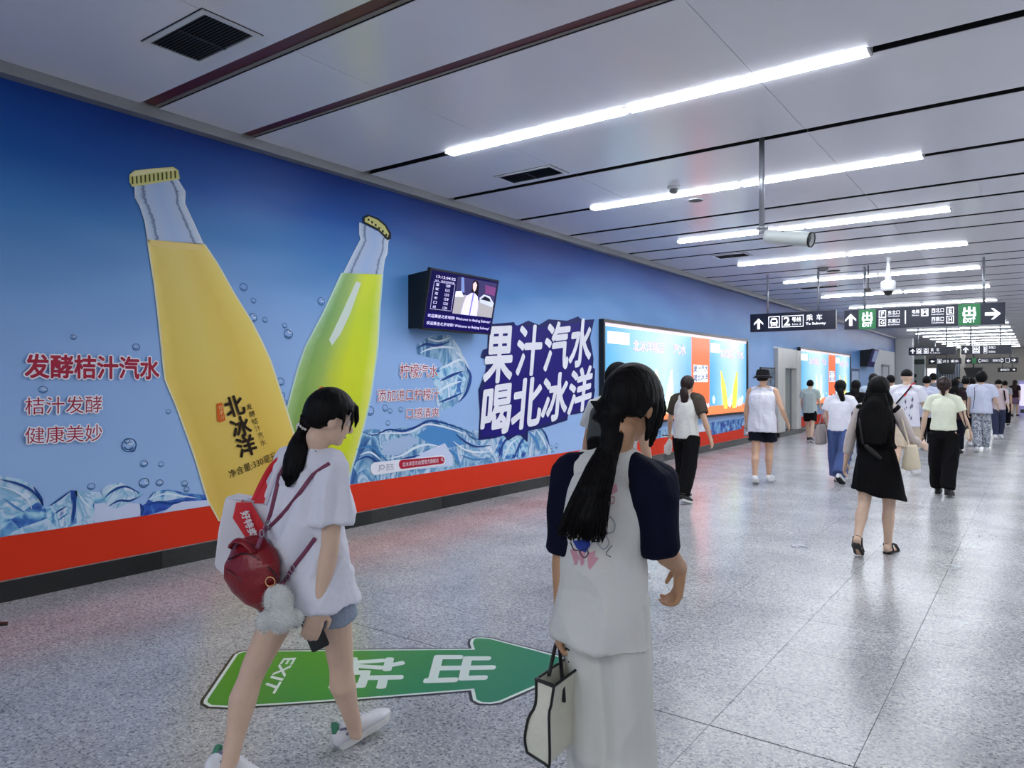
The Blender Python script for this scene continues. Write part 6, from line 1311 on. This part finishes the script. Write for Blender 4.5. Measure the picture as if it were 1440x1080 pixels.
# P16-18 dark cluster
p = person(1.62, 1342, 640, 2, 'dark-haired woman in dark dress right behind the brown bun', .016, legR=(12, 6), legL=(-10, 8)); p.body(M_SKIN); p.face(); p.hair('long', length=.05); p.top(cloth('dark_plum', (44, 30, 36)), hem=-.2, sl=.6, loose=1.1); p.legs(NVS, to=1.9); p.shoes(M_SHK, M_SOLEK, parts=False)
p = person(1.66, 1358, 628, 0, 'person in black T-shirt carrying a dark bag left of the patterned trousers', .016, legR=(12, 6), legL=(-12, 12), armL=(4, 12, 30)); p.body(M_SKIN); p.face(); p.hair('short'); p.top(cloth('black_soft', (36, 34, 38)), hem=-.1, sl=.6, loose=1.1); p.legs(NVS, to=1.4, w0=.06, w1=.05); p.shoes(M_SHW, M_SOLE, parts=False)
p = person(1.64, 1366, 622, 4, 'woman in beige T-shirt partly hidden by the tall man in patterned trousers', .016, legR=(-12, 8), legL=(12, 6)); p.body(M_SKIN); p.face(); p.hair('long', length=.03); p.top(cloth('beige_tee', (190, 180, 164)), hem=-.12, sl=.6, loose=1.1); p.legs(NVS, to=1.9); p.shoes(M_SHK, M_SOLE, parts=False)
p = person(1.74, 1347, 588, 180, 'far grey-shirted person facing this way at the narrow pillar', .018, legR=(10, 6), legL=(-10, 8), female=False); p.body(M_SKIN); p.face(); p.hair('short'); p.top(cloth('mid_grey', (110, 116, 128)), hem=-.15, sl=.6); p.legs(BLK, to=1.9); p.shoes(M_SHK, M_SOLE, parts=False)
p = person(1.80, 1357, 586, 180, 'far dark-shirted taller person facing this way at the narrow pillar', .018, legR=(-10, 8), legL=(10, 6), female=False); p.body(M_SKIN); p.face(); p.hair('short'); p.top(cloth('black_soft', (36, 34, 38)), hem=-.15, sl=.6); p.legs(BLK, to=1.9); p.shoes(M_SHK, M_SOLE, parts=False)
# P19 patterned trousers
p = person(1.76, 1380, 636, 2, 'tall person with fluffy hair in white T-shirt and grey patterned trousers', .012, legR=(8, 4), legL=(-6, 6), armR=(8, 12, 50), armL=(2, 8, 15), female=False)
p.body(M_SKINP); p.face(); p.hair('puff'); p.top(CWB, hem=-.1, sl=.7, loose=1.22, armr=1.2)
m, nt, N, L, b = base('patterned_cloth', .9, .1); tc = N.new('ShaderNodeTexCoord'); n_ = N.new('ShaderNodeTexNoise'); n_.inputs['Scale'].default_value = 22; n_.inputs['Distortion'].default_value = 2; L.new(tc.outputs['Object'], n_.inputs['Vector']); r = ramp_node(nt, [(0, (205, 210, 216)), (.48, (190, 196, 204)), (.54, (92, 98, 112)), (1, (110, 116, 128))]); L.new(n_.outputs['Fac'], r.inputs[0]); L.new(r.outputs[0], b.inputs['Base Color'])
p.legs(m, to=1.93, w0=.056, w1=.044, waist=.15); p.shoes(M_SHW, M_SOLE, parts=False)
t = thing('crossbody_strap', 'thin dark strap on the left side of the white T-shirt above patterned trousers', 'strap', p.J['shL']); strap('strap', smooth_path([p.J['shL'] + p.X * .05 + UP * .07, p.sp(.7)[0] - p.X * .11 - p.Y * .15, p.sp(.1)[0] - p.X * .15 - p.Y * .13], 4), .006, BLK, t, .5)
# P20 facing woman with backpack straps
p = person(1.60, 1404, 617, 172, 'woman in pale pink top and jeans coming towards the camera with backpack straps, looking down', .012, legR=(14, 8), legL=(-10, 8), armR=(8, 8, 40), armL=(6, 8, 30), head=(0, 20))
p.body(M_SKINP); p.face(); p.hair('long', length=.03); p.top(cloth('pale_pink', (214, 196, 200)), hem=-.06, sl=1.4, loose=1.05); p.legs(mat('dark_denim', (50, 58, 88), .85), to=1.92, w0=.055, w1=.042); p.shoes(M_SHW, M_SOLE, parts=False)
bk = thing('backpack', 'dark backpack worn by the woman coming towards the camera', 'backpack', p.sp(.6)[0]); c = p.sp(.55)[0] - p.Y * .16
bm = bmesh.new(); tube(bm, [c - UP * .18, c, c + UP * .17], [(.12, .06), (.13, .07), (.1, .05)], p.X, 14); link('pack_body', remesh(bm, .014, 3), BLK, bk)
for q in 'LR': strap('strap', smooth_path([c + UP * .16, p.J['sh' + q] - p.X * (.05 if q == 'R' else -.05) + UP * .06, p.J['sh' + q] - p.X * (.03 if q == 'R' else -.03) + p.Y * .11 - UP * .1, p.J['sh' + q] - p.X * (.0) + p.Y * .06 - UP * .28], 4), .02, BLK, bk, .4)
# P21 far woman, P22..
p = person(1.62, 1427, 586, 10, 'far woman with long brown hair in dark top and mauve skirt by the right edge', .018, legR=(10, 6), legL=(-8, 8)); p.body(M_SKINP); p.face(); p.hair('long', M_HAIRB, length=.14); p.top(cloth('dark_plum', (44, 30, 36)), hem=0, sl=.6); p.skirt(cloth('mauve', (120, 96, 122)), [(.36, .10, .08), (.44, .1, .08), (.56, .085, .065)], 'skirt', .006); p.shoes(M_SHK, M_SOLEK, parts=False)
p = person(1.58, 1413, 600, 6, 'far slim person in grey beside the woman coming towards the camera', .018, legR=(10, 6), legL=(-12, 8)); p.body(M_SKIN); p.face(); p.hair('short'); p.top(cloth('soft_grey', (170, 172, 178)), hem=-.1, sl=.7); p.legs(NVS, to=1.9); p.shoes(M_SHK, M_SOLE, parts=False)

c = fl(4, 878); t = thing('litter', 'small dark scrap lying on the floor at the left edge near the wall', 'litter', c)
slabo('scrap', [c + V((-.05, -.02, .001)), c + V((.02, -.03, .001)), c + V((.05, .01, .001)), c + V((.0, .03, .001)), c + V((-.03, .015, .001))], (0, 0, .008), M_BLACK, t)
